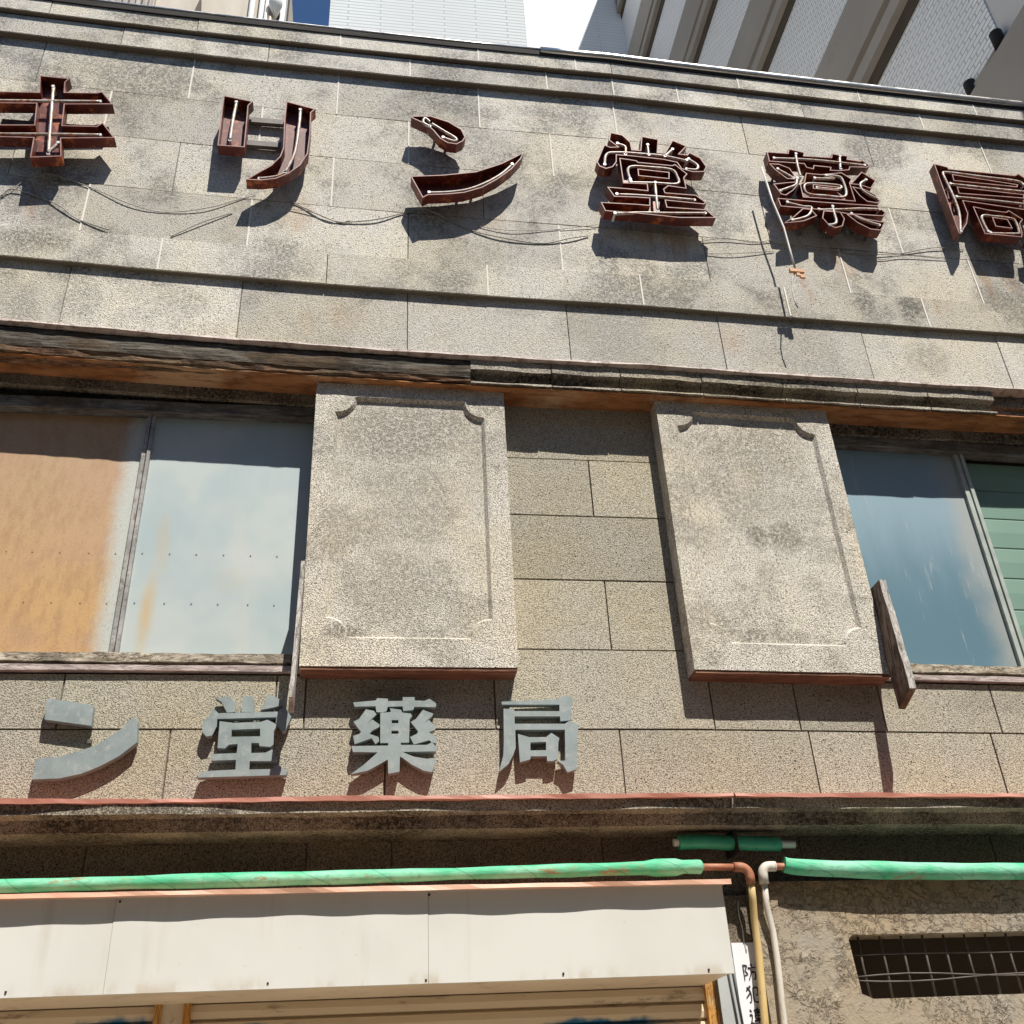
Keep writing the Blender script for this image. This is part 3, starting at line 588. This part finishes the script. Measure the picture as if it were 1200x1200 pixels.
# main wall between and under the windows
LO, HI = -.36, 3.70
rows = [(3.37, 3.915, [-2.6, -1.19, .17, 1.74, 3.1, 4.5, 5.9], S0, S1), (3.915, 4.29, [-3.2, -1.89, -.55], S0, LO), (3.915, 4.29, [4.6, 5.85, 7.0], HI, S1),
        (3.915, 4.495, [.9, 2.42, 3.05], LO, HI), (4.495, 5.045, [1.745], LO, HI), (5.045, 5.59, [.4], LO, HI), (5.59, 6.105, [1.715], LO, HI), (6.105, 6.62, [], LO, HI)]
b = bmn(); panels(b, rows, 0.0, -.2, .012, .45)
part('facade_wall', b, ['wall', 'mortar_dark'], BLD)
for a, c in ((S0, LO), (HI, S1)):
    b = bmn(); box(b, a, c, -.2, .0, 6.50, 6.66); part('window_lintel', b, 'cornice', BLD, True)

# windows of painted metal sheets in wooden frames
def window(s0, s1, mull, sheets, nails):
    w = bmn()
    prof(w, s0, s1, [(-.16, 6.435), (-.035, 6.435), (-.03, 6.525), (-.16, 6.525)], .15, .003, .003, 2)
    fr = part('window', w, 'frame', BLD)
    w = bmn(); prof(w, s0, s1, [(-.16, 4.43), (.02, 4.43), (.028, 4.365), (-.1, 4.36)], .05, .004, .006, 3)
    part('sill', w, 'sill', fr)
    w = bmn(); prof(w, s0, s1, [(-.1, 4.34), (.034, 4.34), (.036, 4.300), (-.1, 4.295)], .1, .002, .003, 2)
    part('sill_lip', w, 'lip', fr)
    for (a, c, d, m) in sheets:
        w = bmn()
        if m == 'blind':
            prof(w, a, c, [(d - .03, 4.44)] + [q for i in range(7) for q in ((d, 4.44 + i * .283), (d + .006, 4.44 + i * .283 + .14), (d + .002, 4.44 + i * .283 + .262), (d - .006, 4.44 + i * .283 + .272))] + [(d - .03, 6.43)], 3)
            part('blind', w, m, fr)
        else:
            box(w, a, c, d - .02, d, 4.432, 6.433)
            for (s, z) in nails:
                if a < s < c: box(w, s - .005, s + .005, d - .004, d + .003, z - .005, z + .005, 1)
            part('metal_sheet', w, [m, 'brownmetal' if m == 'sheet_rust' else 'nail'], fr)
    for (s, d, m, wd) in mull:
        w = bmn(); box(w, s - wd, s - .006, -.15, d, 4.43, 6.437); box(w, s + .004, s + wd * .8, -.15, d + .012, 4.43, 6.437)
        box(w, s - .007, s + .005, -.16, d - .02, 4.43, 6.437)
        part('sash_stile', w, m, fr)
    w = bmn(); box(w, s0, s1, -.30, -.17, 4.3, 6.6); part('dark_interior', w, 'dark', fr)
nz = [(-2.295 + .186 * i + R.uniform(-.01, .01), z) for z in (4.462, 4.858, 5.248) for i in range(-8, 11)]
window(S0, -.40, [(-1.635, -.095, 'lightframe', .035), (-2.92, -.095, 'lightframe', .035)], [(S0, -2.93, -.13, 'sheet_rust'), (-2.91, -1.64, -.13, 'sheet_rust'), (-1.63, -.37, -.118, 'sheet_blue')], nz)
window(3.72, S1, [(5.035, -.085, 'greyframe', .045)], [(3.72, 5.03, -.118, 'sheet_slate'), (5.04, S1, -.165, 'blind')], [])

# shutter boxes
def shutter_box(s0, s1, rec):
    w = bmn()
    zt, zb = 6.62, 4.285
    outer, rec = orient([[(s0, zb), (s1, zb), (s1, zt), (s0, zt)], rec])
    inner = inset(rec, -.024)
    plate(w, [outer, rec], .17); plate(w, [outer], .005, 0, True)
    def band(l0, d0, l1, d1):
        v0 = [w.verts.new(V(p[0], d0, p[1])) for p in l0]; v1 = [w.verts.new(V(p[0], d1, p[1])) for p in l1]
        for k in range(len(v0)):
            q = (k + 1) % len(v0)
            face(w, [v0[k], v0[q], v1[q], v1[k]])
    band(outer, .005, outer, .17); band(rec, .17, inner, .138)
    plate(w, [inner[::-1]], .138)
    bmesh.ops.remove_doubles(w, verts=w.verts, dist=1e-5)
    o = part('shutter_box', w, 'bay', BLD)
    w = bmn(); prof(w, s0 + .008, s1 - .008, [(.0, 4.262), (.162, 4.262), (.163, 4.2835), (.0, 4.2835)], .1, .003, .003, 2); part('underside_board', w, 'redboard', o)
def notched(s0, s1, z0, z1, r):
    """recess outline whose corners are bitten by quarter-round lumps with little shoulders"""
    pts = []
    for (cx, cz, sx, sz) in ((s0, z0, 1, 1), (s1, z0, -1, 1), (s1, z1, -1, -1), (s0, z1, 1, -1)):
        arc = [(cx, cz + sz * r * 1.05), (cx + sx * r * .12, cz + sz * r)]
        for i in range(1, 8):
            t = pi / 2 * i / 8
            arc.append((cx + sx * r * (.12 + .88 * sin(t)), cz + sz * r * (.12 + .88 * cos(t))))
        arc += [(cx + sx * r, cz + sz * r * .12), (cx + sx * r * 1.05, cz)]
        if sx * sz < 0: arc = arc[::-1]
        pts += arc
    return pts
shutter_box(-.402, 1.045, notched(-.255, .885, 4.487, 6.50, .145))
shutter_box(2.272, 3.742, notched(2.425, 3.60, 4.487, 6.51, .145))

# lower cornice with its red flashing
def fl(e): return [(-.05, 3.40), (e - .025, 3.385), (e - .002, 3.383), (e, 3.358), (e - .017, 3.357), (e - .025, 3.372), (-.05, 3.385)]
b = bmn()
for a, c, e, g in ((S0, -1.85, .335, .335), (-1.85, -1.45, .335, .313), (-1.45, -.9, .313, .311), (-.9, -.4, .311, .333), (-.4, 2.35, .333, .336), (2.362, S1, .336, .334)):
    prof(b, a, c, fl(e), .07, .004, .006, 2.2, seed=5, to=fl(g))
part('lower_cornice_flashing', b, 'flash_red', BLD)
b = bmn(); prof(b, S0, S1, [(-.1, 3.37), (.298, 3.37), (.30, 3.296), (.225, 3.288), (.215, 3.212), (-.1, 3.206)], .08, .006, .005, 2, [0, 1, 0, 0, 0, 0])
part('lower_cornice', b, ['cornice', 'lit_fascia'], BLD)
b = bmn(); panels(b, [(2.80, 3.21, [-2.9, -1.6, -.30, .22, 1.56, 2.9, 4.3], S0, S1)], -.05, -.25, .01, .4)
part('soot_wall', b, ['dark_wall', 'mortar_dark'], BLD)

# ground floor
for a, c, e in ((S0, -3.9, -.16), (2.19, 2.6, -.018)):
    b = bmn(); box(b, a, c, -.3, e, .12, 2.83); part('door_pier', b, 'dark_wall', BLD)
op = [(3.085, 2.235), (3.155, 2.205), (5.6, 2.205), (5.67, 2.25), (5.67, 2.53), (5.6, 2.572), (3.095, 2.572), (3.068, 2.545)]
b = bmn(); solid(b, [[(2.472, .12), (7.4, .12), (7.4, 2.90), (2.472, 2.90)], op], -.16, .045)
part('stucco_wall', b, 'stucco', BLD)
b = bmn(); box(b, 2.95, 5.8, -.6, -.2, 2.1, 2.7)
opn = part('vent_opening', b, 'groove', BLD)
for i in range(18):
    b = bmn(); s = 3.17 + i * .148
    tube(b, [(s, -.035, 2.58), (s + R.uniform(-.006, .006), -.032, 2.4), (s + R.uniform(-.01, .01), -.035, 2.2)], .008, 6)
    part('bar', b, 'steel_bar', opn)
for z, a in ((2.462, .004), (2.335, .016), (2.318, -.014)):
    b = bmn(); tube(b, [(3.06 + i * .2, -.025, z + a * sin(i * .8)) for i in range(14)], .0045, 6); part('crossbar', b, 'steel_bar', opn)
# roller shutters under the canopy
def roller(s0, s1):
    w = bmn()
    pts = [(-.16, 2.45), (-.105, 2.45), (-.105, 2.345)]
    z = 2.335
    while z > .16:
        pts += [(-.13, z), (-.13, z - .012), (-.105, z - .016), (-.098, z - .055), (-.105, z - .088)]
        z -= .095
    pts += [(-.16, z)]
    prof(w, s0, s1, pts, 4)
    part('roller_shutter', w, 'shutter', BLD)
roller(-3.9, -1.10); roller(-.90, 2.125)
b = bmn(); box(b, -1.10, -1.06, -.16, -.07, .12, 2.45); box(b, -1.06, -.94, -.16, -.085, .12, 2.45, 1); box(b, -.94, -.90, -.16, -.07, .12, 2.45)
part('shutter_post', b, ['orange_post', 'tan'], BLD)
b = bmn(); box(b, 2.125, 2.19, -.16, -.06, .12, 2.45); part('shutter_post', b, 'orange_post', BLD)
b = bmn(); box(b, 2.192, 2.308, -.016, -.008, .12, 2.47); part('grey_side_sheet', b, 'greysheet', BLD)
# body behind the front, and a roof added to bounce light
b = bmn(); box(b, S0, S1, -6.0, -.62, .12, 10.30); part('rear_wall', b, 'concrete_roof', BLD, shear=False)
b = bmn(); box(b, S0, S1, -13.9, -.6, 10.302, 10.36); part('bounce_roof', b, 'bounce_white', BLD, shear=False)  # out of view, extended far back and made white to brighten the wing
b = bmn(); box(b, S0, S1, -.62, -.255, .12, 2.05); box(b, S0, S1, -.61, -.31, 6.63, 10.34); part('inner_wall', b, 'concrete_roof', BLD, shear=False)

# ------------------------------------------------------------------ canopy box
CAN = thing('shop_canopy', 'long cream sheet-metal canopy box with salmon top edge above the roller shutters', 'canopy', (-.8, -.5, 2.32))
for a, c in ((-3.9, -1.272), (-1.270, .408), (.410, 2.128)):
    b = bmn(); box(b, a, c, .47, .5 + (.003 if a == -1.270 else 0), 2.318, 2.80)
    part('front_sheet', b, 'white_canopy', CAN)
b = bmn(); box(b, -3.9, 2.126, -.1, .468, 2.325, 2.345); part('underside', b, 'tan', CAN)
b = bmn(); box(b, 2.10, 2.126, -.1, .468, 2.347, 2.79); part('end_sheet', b, 'white_canopy', CAN)
b = bmn(); prof(b, -3.9, 2.165, [(-.1, 2.87), (.565, 2.814), (.570, 2.788), (.548, 2.786), (.54, 2.80), (-.1, 2.85)], .08, .008, .003, 1.6)
part('flashing', b, 'flash_salmon', CAN)
for s, z in ((-1.25, 2.775), (.415, 2.775), (1.15, 2.345), (.395, 2.335), (1.98, 2.34), (-.44, 2.345), (-1.75, 2.345)):
    b = bmn(); box(b, s - .005, s + .005, .49, .506, z - .006, z + .005); part('screw', b, 'dark', CAN)

# ------------------------------------------------------------------ sign letters
def channel_letter(key, label, rails=()):
    polys, tubes = U[key]
    P_ = [p for l in polys for p in l[0]]
    base = ((min(p[0] for p in P_) + max(p[0] for p in P_)) / 2, -FR, min(p[1] for p in P_))
    base = (base[0], base[1] + max(0, base[0] - SK) * TK, base[2])
    t = thing('channel_letter', label, 'sign letter', base, 'rusty red channel letters on the frieze')
    for loops in polys:
        b = bmn(); tray(b, loops, FR + .10, FR + .20)
        part('stroke_tray', b, ['tray', 'trayrim'], t)
        c = Vector(loops[0][0]) * 0
        for p in loops[0]: c += Vector(p)
        c /= len(loops[0])
        b = bmn(); tube(b, [(c.x - .05, FR - .01, c.y + .05), (c.x - .05, FR + .10, c.y + .05)], .012, 6); part('standoff', b, 'steel_bar', t)
        b = bmn(); tube(b, [(c.x + .05, FR - .01, c.y - .03), (c.x + .05, FR + .10, c.y - .03)], .012, 6); part('standoff', b, 'steel_bar', t)
    for l in tubes:
        b = bmn()
        pts = smooth_path([(p[0], FR + .185 + .006 * sin(7 * i), p[1]) for i, p in enumerate(l)], 6)
        tube(b, pts, .0135, 8)
        part('neon_tube', b, 'glass_tube', t)
        for p in (l[0], l[-1]):
            b = bmn(); tube(b, [(p[0], FR + .106, p[1]), (p[0], FR + .17, p[1]), (p[0], FR + .20, p[1])], .011, 8, [.014, .010, .0145])
            part('tube_holder', b, 'ceramic', t)
    for (p, q) in rails:
        b = bmn(); box(b, p[0] - .03, q[0] + .03, FR + .02, FR + .06, p[1] - .05, p[1] + .01)
        part('mounting_rail', b, 'steel_bar', t)
    return t
channel_letter('ki', 'rust red channel letter キ with two crossbars, cut by the left edge of the photo', [((-3.1, 9.12), (-2.3, 9.12))])
channel_letter('ri', 'rust red channel letter リ of two separate vertical strokes', RAILS)
channel_letter('n', 'rust red channel letter ン, a small dot above one sweeping upward stroke')
channel_letter('dou', 'rust red channel letter 堂, crowned box over stacked bars, full of broken neon')
channel_letter('yaku', 'dense rust red channel letter 薬 with many leaf strokes and a pale rod on its left')
channel_letter('kyoku', 'rust red channel letter 局, cut by the right edge of the photo')

def wooden_letter(key, label):
    polys = LW[key]
    P_ = [p for l in polys for p in l[0]]
    t = thing('wall_letter', label, 'sign letter', ((min(p[0] for p in P_) + max(p[0] for p in P_)) / 2, -.02, min(p[1] for p in P_)), 'grey blue letters below the windows')
    for i, loops in enumerate(polys):
        b = bmn(); solid(b, loops, .02 + .0007 * i, .073 + .0009 * i); part('letter_stroke', b, 'letter_grey', t)
    for loops in polys:
        b = bmn(); p = loops[0][0]; q = loops[0][len(loops[0]) // 2]
        box(b, (p[0] + q[0]) / 2 - .012, (p[0] + q[0]) / 2 + .012, -.01, .03, (p[1] + q[1]) / 2 - .012, (p[1] + q[1]) / 2 + .012)
        part('fixing_block', b, 'steel_bar', t)
wooden_letter('n', 'grey blue letter ン with a slab dot and a curved stroke, leftmost below the window')
wooden_letter('dou', 'grey blue letter 堂, its right side in the shadow of the shutter box')
wooden_letter('yaku', 'grey blue letter 薬 mounted below the left shutter box')
wooden_letter('kyoku', 'grey blue letter 局, rightmost of the small letters')

# ------------------------------------------------------------------ cables and the hanging rod
CL = {'w1': ('thin pale cable drooping between letters キ and リ', .006), 'w2': ('short pale cable end leaving the bottom of letter キ to the left', .005), 'w3': ('dark cable on the wall under letter キ', .008),
      'w4': ('short dark cable rising to letter リ from the lower left', .007), 'w5': ('long dark cable sagging from letter リ past ン to 堂', .009), 'w6': ('short thin cable below the right stroke of letter リ', .006),
      'w7': ('thin straight cable under letter ン running to 堂', .005), 'w8': ('upper thin cable from letter 堂 to 薬', .006), 'w9': ('lower thin cable from letter 堂 to 薬', .006),
      'w10': ('upper thin cable from letter 薬 to 局', .007), 'w11': ('lower slack cable from letter 薬 to 局', .006)}
for k, (lab, r) in CL.items():
    pts = WIRES[k]
    b = bmn(); tube(b, smooth_path([(p[0], FR + .008 + (.010 if i % 2 else 0), p[1]) for i, p in enumerate(pts)], 5), r * .62, 6)
    o = part('sign_cable', b, 'cable', loc=(pts[0][0], -FR, pts[0][1]))
    tag(o, lab, 'cable', 'loose cables between the sign letters')
RD = thing('hanging_rod', 'pale thin rod hanging off letter 薬 with an orange clip at its lower end', 'rod', (ROD[0][0], -FR - .2, ROD[-1][1]))
b = bmn(); tube(b, [(p[0], FR + .21 + .01 * i, p[1]) for i, p in enumerate(ROD)], .010, 8); part('rod', b, 'rod', RD)
b = bmn(); p = ROD[-1]
box(b, p[0] - .055, p[0] + .075, FR + .235, FR + .265, p[1] - .012, p[1] + .02); box(b, p[0] + .0, p[0] + .03, FR + .24, FR + .26, p[1] - .05, p[1] - .01); box(b, p[0] + .03, p[0] + .075, FR + .24, FR + .26, p[1] - .07, p[1] - .035)
part('clip', b, 'clip', RD)
b = bmn(); tube(b, [(q[0], FR + .24, q[1]) for q in [ROD[-1]] + ROD2], .006, 6); part('loose_wire', b, 'rod', RD)

# ------------------------------------------------------------------ loose planks beside the shutter boxes
def plank(label, sfar, top, bot, thick, w, m):
    """a plank on edge, leaning out at its foot"""
    b = bmn()
    (zt, dt, st), (zb, db, sb) = top, bot
    n = 9
    ring = []
    for i in range(n + 1):
        t = i / n
        z, d, s = zt + (zb - zt) * t, dt + (db - dt) * t, st + (sb - st) * t
        wob = R.uniform(-.006, .006)
        ring.append([b.verts.new(V(s, d - w + R.uniform(-.004, .004), z + (w * -.35 if i == n else 0))), b.verts.new(V(s + thick, d - w, z + (w * -.35 if i == n else 0))), b.verts.new(V(s + thick, d + wob, z)), b.verts.new(V(s, d + wob, z))])
    for a, c in zip(ring, ring[1:]):
        for j in range(4): face(b, [a[j], a[(j + 1) % 4], c[(j + 1) % 4], c[j]], 1 if j == 2 else 0)
    face(b, ring[0]); face(b, ring[-1][::-1])
    o = part('loose_plank', b, [m, 'plank_pale'], loc=(sb, -db, zb))
    return tag(o, label, 'plank', 'planks on edge beside the shutter boxes')
plank('bleached narrow plank on edge at the left side of the left shutter box', 0, (5.04, .215, -.43), (3.98, .40, -.437), .026, .14, 'plank_pale')
plank('split brown plank leaning out at the lower right of the right shutter box', 0, (4.98, .285, 3.765), (4.075, .43, 3.70), .05, .21, 'plank')

# ------------------------------------------------------------------ pipes
def pipe_run(b, pts, r, k=4, n=12): tube(b, pts, r, n)
t = thing('water_pipe', 'green taped pipe above the canopy turning down in a peeling yellow riser', 'pipe', (2.36, -.1, .12), 'pipes under the lower cornice')
b = bmn()
PD = .13
gp = [(-3.9, PD, 2.94)] + [(x, PD, z) for x, z in GPL]
gp = smooth_path(gp, 8)
tube(b, gp, .045, 14, [.039 + .006 * wave(p[0], 1.5, 3) + (.012 if 1.80 < p[0] < 1.99 else 0) for p in gp[:-3]] + [.040, .030, .022]); part('green_tape', b, 'green', t)
b = bmn(); tube(b, [(2.1, PD, 2.977), (2.37, PD, 2.972)], .021, 12); part('steel_pipe', b, 'rustpipe', t)
el = [(2.395 + .055 * sin(a), PD, 2.917 + .055 * cos(a)) for a in [i * pi / 12 for i in range(7)]]
b = bmn(); tube(b, [(2.35, PD, 2.972)] + el + [(2.45, PD, 2.87)], .030, 14); part('elbow', b, 'rustpipe', t)
b = bmn(); tube(b, [(2.45, PD, 2.89), (2.452, .11, 2.78), (2.463, .055, 2.68), (2.460, .05, 2.5), (2.428, .05, 2.08), (2.41, .05, .12)], .0235, 14); part('riser', b, 'yellowpipe', t)
t = thing('water_pipe', 'green wrapped pipe on the right joining a peeling white riser beside the stucco', 'pipe', (2.5, -.1, .12), 'pipes under the lower cornice')
b = bmn()
gp = [(x, PD, z) for x, z in GPR] + [(7.3, PD, 2.90)]
gp = smooth_path(gp, 8)
tube(b, gp, .05, 14, [.052 + .006 * wave(p[0], 1.5, 5) for p in gp]); part('green_tape', b, 'green', t)
b = bmn(); tube(b, [(2.585, PD, 2.975), (2.84, PD, 2.968)], .022, 12); part('steel_pipe', b, 'rustpipe', t)
el = [(2.588 - .05 * sin(a), PD, 2.925 + .05 * cos(a)) for a in [i * pi / 12 for i in range(7)]]
b = bmn(); tube(b, [(2.63, PD, 2.975)] + el + [(2.538, PD, 2.87)], .031, 14); part('elbow', b, 'whitepipe', t)
b = bmn(); tube(b, [(2.538, PD, 2.89), (2.541, .10, 2.74), (2.560, .085, 2.6), (2.560, .08, 2.44), (2.537, .08, 2.08), (2.52, .08, .12)], .020, 14); part('riser', b, 'whitepipe', t)
t = thing('pipe_stub', 'short dark green sleeved pipe in the shade under the lower cornice', 'pipe', (2.4, -.1, 3.1))
b = bmn(); tube(b, smooth_path([(2.02, .10, 3.135), (2.2, .10, 3.138), (2.34, .10, 3.128), (2.40, .10, 3.130), (2.7, .10, 3.118)], 5), .045, 12); part('sleeve', b, 'green_dark', t)
b = bmn(); tube(b, [(1.99, .10, 3.135), (2.80, .10, 3.115)], .024, 12); part('pipe', b, 'lightmetal', t)
b = bmn(); box(b, 2.38, 2.40, -.06, .15, 3.06, 3.2); part('pipe_strap', b, 'dark', t)

# ------------------------------------------------------------------ paper notice with brushed writing and the cables beside it
PX = 2.312
NOT = thing('paper_notice', 'tall white paper notice brushed with 防犯連絡, between the canopy and the yellow pipe', 'notice', (2.45, .16, 1.4))
b = bmn(); box(b, PX, PX + .172, -.0175, -.009, 1.40, 2.55); part('paper', b, 'paper', NOT)
STK = {'防': [[(.08, .95), (.08, .05)], [(.08, .92), (.35, .88), (.2, .62), (.36, .42), (.15, .34)], [(.66, 1.0), (.72, .84)], [(.42, .76), (.98, .78)], [(.62, .76), (.6, .45), (.4, .06)], [(.6, .5), (.9, .5), (.86, .12), (.74, .12)]],
       '犯': [[(.38, .98), (.06, .7)], [(.14, .92), (.36, .6), (.34, .12), (.2, .08)], [(.32, .6), (.02, .3)], [(.55, .85), (.88, .86), (.86, .48), (.72, .46)], [(.56, .85), (.55, .12), (.92, .1), (.96, .28)]],
       '連': [[(.12, .9), (.22, .78)], [(.06, .6), (.22, .6), (.16, .3), (.05, .12)], [(.12, .2), (.5, .06), (1, .06)], [(.4, .86), (.95, .88)], [(.45, .72), (.9, .73), (.88, .42), (.46, .42), (.45, .72)], [(.46, .57), (.88, .58)], [(.36, .28), (.98, .3)], [(.66, 1), (.66, .14)]],
       '絡': [[(.28, 1), (.1, .78), (.3, .74)], [(.36, .86), (.08, .55), (.38, .56)], [(.24, .55), (.24, .05)], [(.08, .35), (.04, .15)], [(.38, .36), (.44, .2)], [(.62, 1), (.46, .7)], [(.6, .88), (.92, .88), (.7, .6), (.42, .42)], [(.6, .74), (.98, .44)], [(.56, .36), (.9, .37), (.88, .06), (.56, .06), (.56, .36)]]}
b = bmn()
z = 2.435
for ch in '防犯連絡':
    for st in STK[ch]:
        pts = smooth_path([(PX + .046 + .088 * x, -.0075, z - .105 + .098 * y) for x, y in st], 3) if len(st) > 2 else [(PX + .046 + .088 * x, -.0075, z - .105 + .098 * y) for x, y in st]
        tube(b, pts, .0045, 5, [.0055 - .0025 * i / max(1, len(pts) - 1) for i in range(len(pts))])
    z -= .122
part('writing', b, 'ink', NOT)
for i, (sx, lab) in enumerate(((2.258, 'left black cable running down the grey sheet beside the notice'), (2.290, 'black cable running down along the left edge of the notice'))):
    b = bmn(); tube(b, [(sx, -.002, 2.46), (sx + .018, -.001, 2.12), (sx + .03, -.002, 1.8), (sx + .03, -.002, .2)], .006, 6)
    tag(part('door_cable', b, 'black', loc=(sx, .002, .2)), lab, 'cable', 'black cables beside the notice')
b = bmn(); tube(b, smooth_path([(2.40, -.011, 2.80), (2.39, -.009, 2.72), (2.40, -.011, 2.64), (2.398, -.008, 2.56), (2.402, -.004, 2.50)], 4), .004, 6)
tag(part('thin_wire', b, 'rod', loc=(2.44, .095, 2.49)), 'thin pale wire hanging above the paper notice', 'wire')

# ------------------------------------------------------------------ buildings behind
TW = thing('apartment_tower', 'tall white tiled tower block with a shaded wing of taupe floor bands, behind the parapet', 'building', (5, 14, 0))
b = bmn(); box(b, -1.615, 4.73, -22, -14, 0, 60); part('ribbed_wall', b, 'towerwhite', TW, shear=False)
b = bmn(); box(b, 4.735, 8.1, -22, -14, 0, 60); part('ribbed_wall', b, 'towerglare', TW, shear=False, label='white part of the tower wall beside the shaded wing, sun glare painted into its colour')
CX = 8.09
b = bmn()
def prism_x(b, poly, x0, x1):
    a = [b.verts.new((x0, y, z)) for y, z in poly]; c = [b.verts.new((x1, y, z)) for y, z in poly]
    face(b, a); face(b, c[::-1])
    for i in range(len(a)): face(b, [a[i], a[(i + 1) % len(a)], c[(i + 1) % len(a)], c[i]])
prism_x(b, [(.87, 0), (13.99, 0), (13.99, 37.12), (.87, 44.55)], CX, CX + 9)  # unseen sloping top, shaped to cast the shadow on the white wall
part('tiled_wing', b, 'towertile', TW, shear=False)
b = bmn(); prism_x(b, [(-4.0, 0), (.866, 0), (.866, 44.5), (-4.0, 44.5)], CX + .02, CX + 9); part('plaster_wall', b, 'plaster', TW, shear=False)
for i, z0 in enumerate((35.75, 31.33, 26.91, 22.45, 18.02, 13.36, 8.9)):
    y0 = .3 if z0 < 14 else .88
    if z0 < 14: y0 = -3.5
    b = bmn()
    box(b, CX - .16, CX - .003, -13.98, -y0, z0 - 1.22, z0, 0)
    box(b, CX - .05, CX - .004, -13.98, -y0, z0 - 1.42, z0 - 1.22, 1)  # recess coloured dark to paint the shade of the soffit
    box(b, CX - .16, CX - .003, -13.98, -y0, z0 - 1.70, z0 - 1.42, 0)
    box(b, CX - .03, CX - .004, -13.98, -y0, z0 - 1.98, z0 - 1.70, 1)
    part('floor_band', b, ['taupe', 'groove'], TW, shear=False)
for y, za in ((-.84, 13.42), (-1.55, 13.36)):
    b = bmn(); tube(b, [(CX - .08, y, za), (CX - .08, y, za + .28)], .085, 10); part('pipe_bracket', b, 'dark', TW, shear=False)
b = bmn(); tube(b, [(CX - .05, -.84, 13.5), (CX - .05, -1.6, 13.5)], .05, 10); part('gutter', b, 'taupe', TW, shear=False)

NB = thing('neighbour_building', 'beige rendered neighbour building with fluted boards and white pipes, behind the left parapet', 'building', (-6, 9, 0))
b = bmn(); box(b, -12, -2.55, -16, -9, 0, 30); part('rendered_wall', b, 'beige', NB, shear=False)
b = bmn()
for i in range(22): box(b, -8.4 + i * .145, -8.4 + i * .145 + .11, -8.99, -8.88 - .03 * (i % 3 == 0), 20, 29.8)
part('fluted_screen', b, 'fluted', NB, shear=False)
for x, r, m, nm in ((-3.02, .07, 'ceramic', 'white_pipe'), (-2.80, .06, 'ceramic', 'white_pipe'), (-2.68, .045, 'lightmetal', 'white_pipe'), (-2.58, .07, 'brownmetal', 'brown_downpipe')):
    b = bmn(); tube(b, [(x, -8.85, 18), (x, -8.85, 29.9)], r, 12); part(nm, b, m, NB, shear=False)
b = bmn(); tube(b, [(-2.47, -8.9, 24.45), (-2.47, -8.8, 24.6), (-2.47, -8.75, 24.75), (-2.47, -8.7, 24.95)], .2, 16, [.02, .10, .16, .17]); part('lamp_hood', b, 'ceramic', NB, shear=False)
b = bmn(); box(b, -2.38, -2.26, -9.2, -8.9, 22.5, 29.8); box(b, -2.55, -2.27, -9.6, -9.2, 22.5, 29.8, 1); part('corner_frame', b, ['lightmetal', 'groove'], NB, shear=False)
b = bmn(); prism = [b.verts.new(p) for p in ((-4.35, 8.98, 24.2), (-4.15, 8.98, 24.2), (-4.22, 8.98, 25.0), (-4.35, 8.86, 24.2), (-4.15, 8.86, 24.2), (-4.22, 8.86, 25.0))]
for q in ((3, 4, 5), (2, 1, 0), (0, 1, 4, 3), (1, 2, 5, 4), (2, 0, 3, 5)): face(b, [prism[i] for i in q])
part('dark_wedge', b, 'groove', NB, shear=False)  # dark triangular block on the rendered wall

# ------------------------------------------------------------------ the other side of the narrow street, behind the viewer
OP = thing('opposite_building', 'plain grey three-storey building across the street, behind the viewer', 'building', (0, -11, 0))
b = bmn(); box(b, -45, 45, 11, 20, 0, 12.5); part('wall', b, 'concrete_roof', OP, shear=False)
for k in range(14):
    for z in (5.0, 8.8):
        b = bmn(); x = -26 + k * 4; box(b, x - .9, x + .9, 10.94, 10.998, z, z + 1.6); part('window', b, 'greysheet', OP, shear=False)
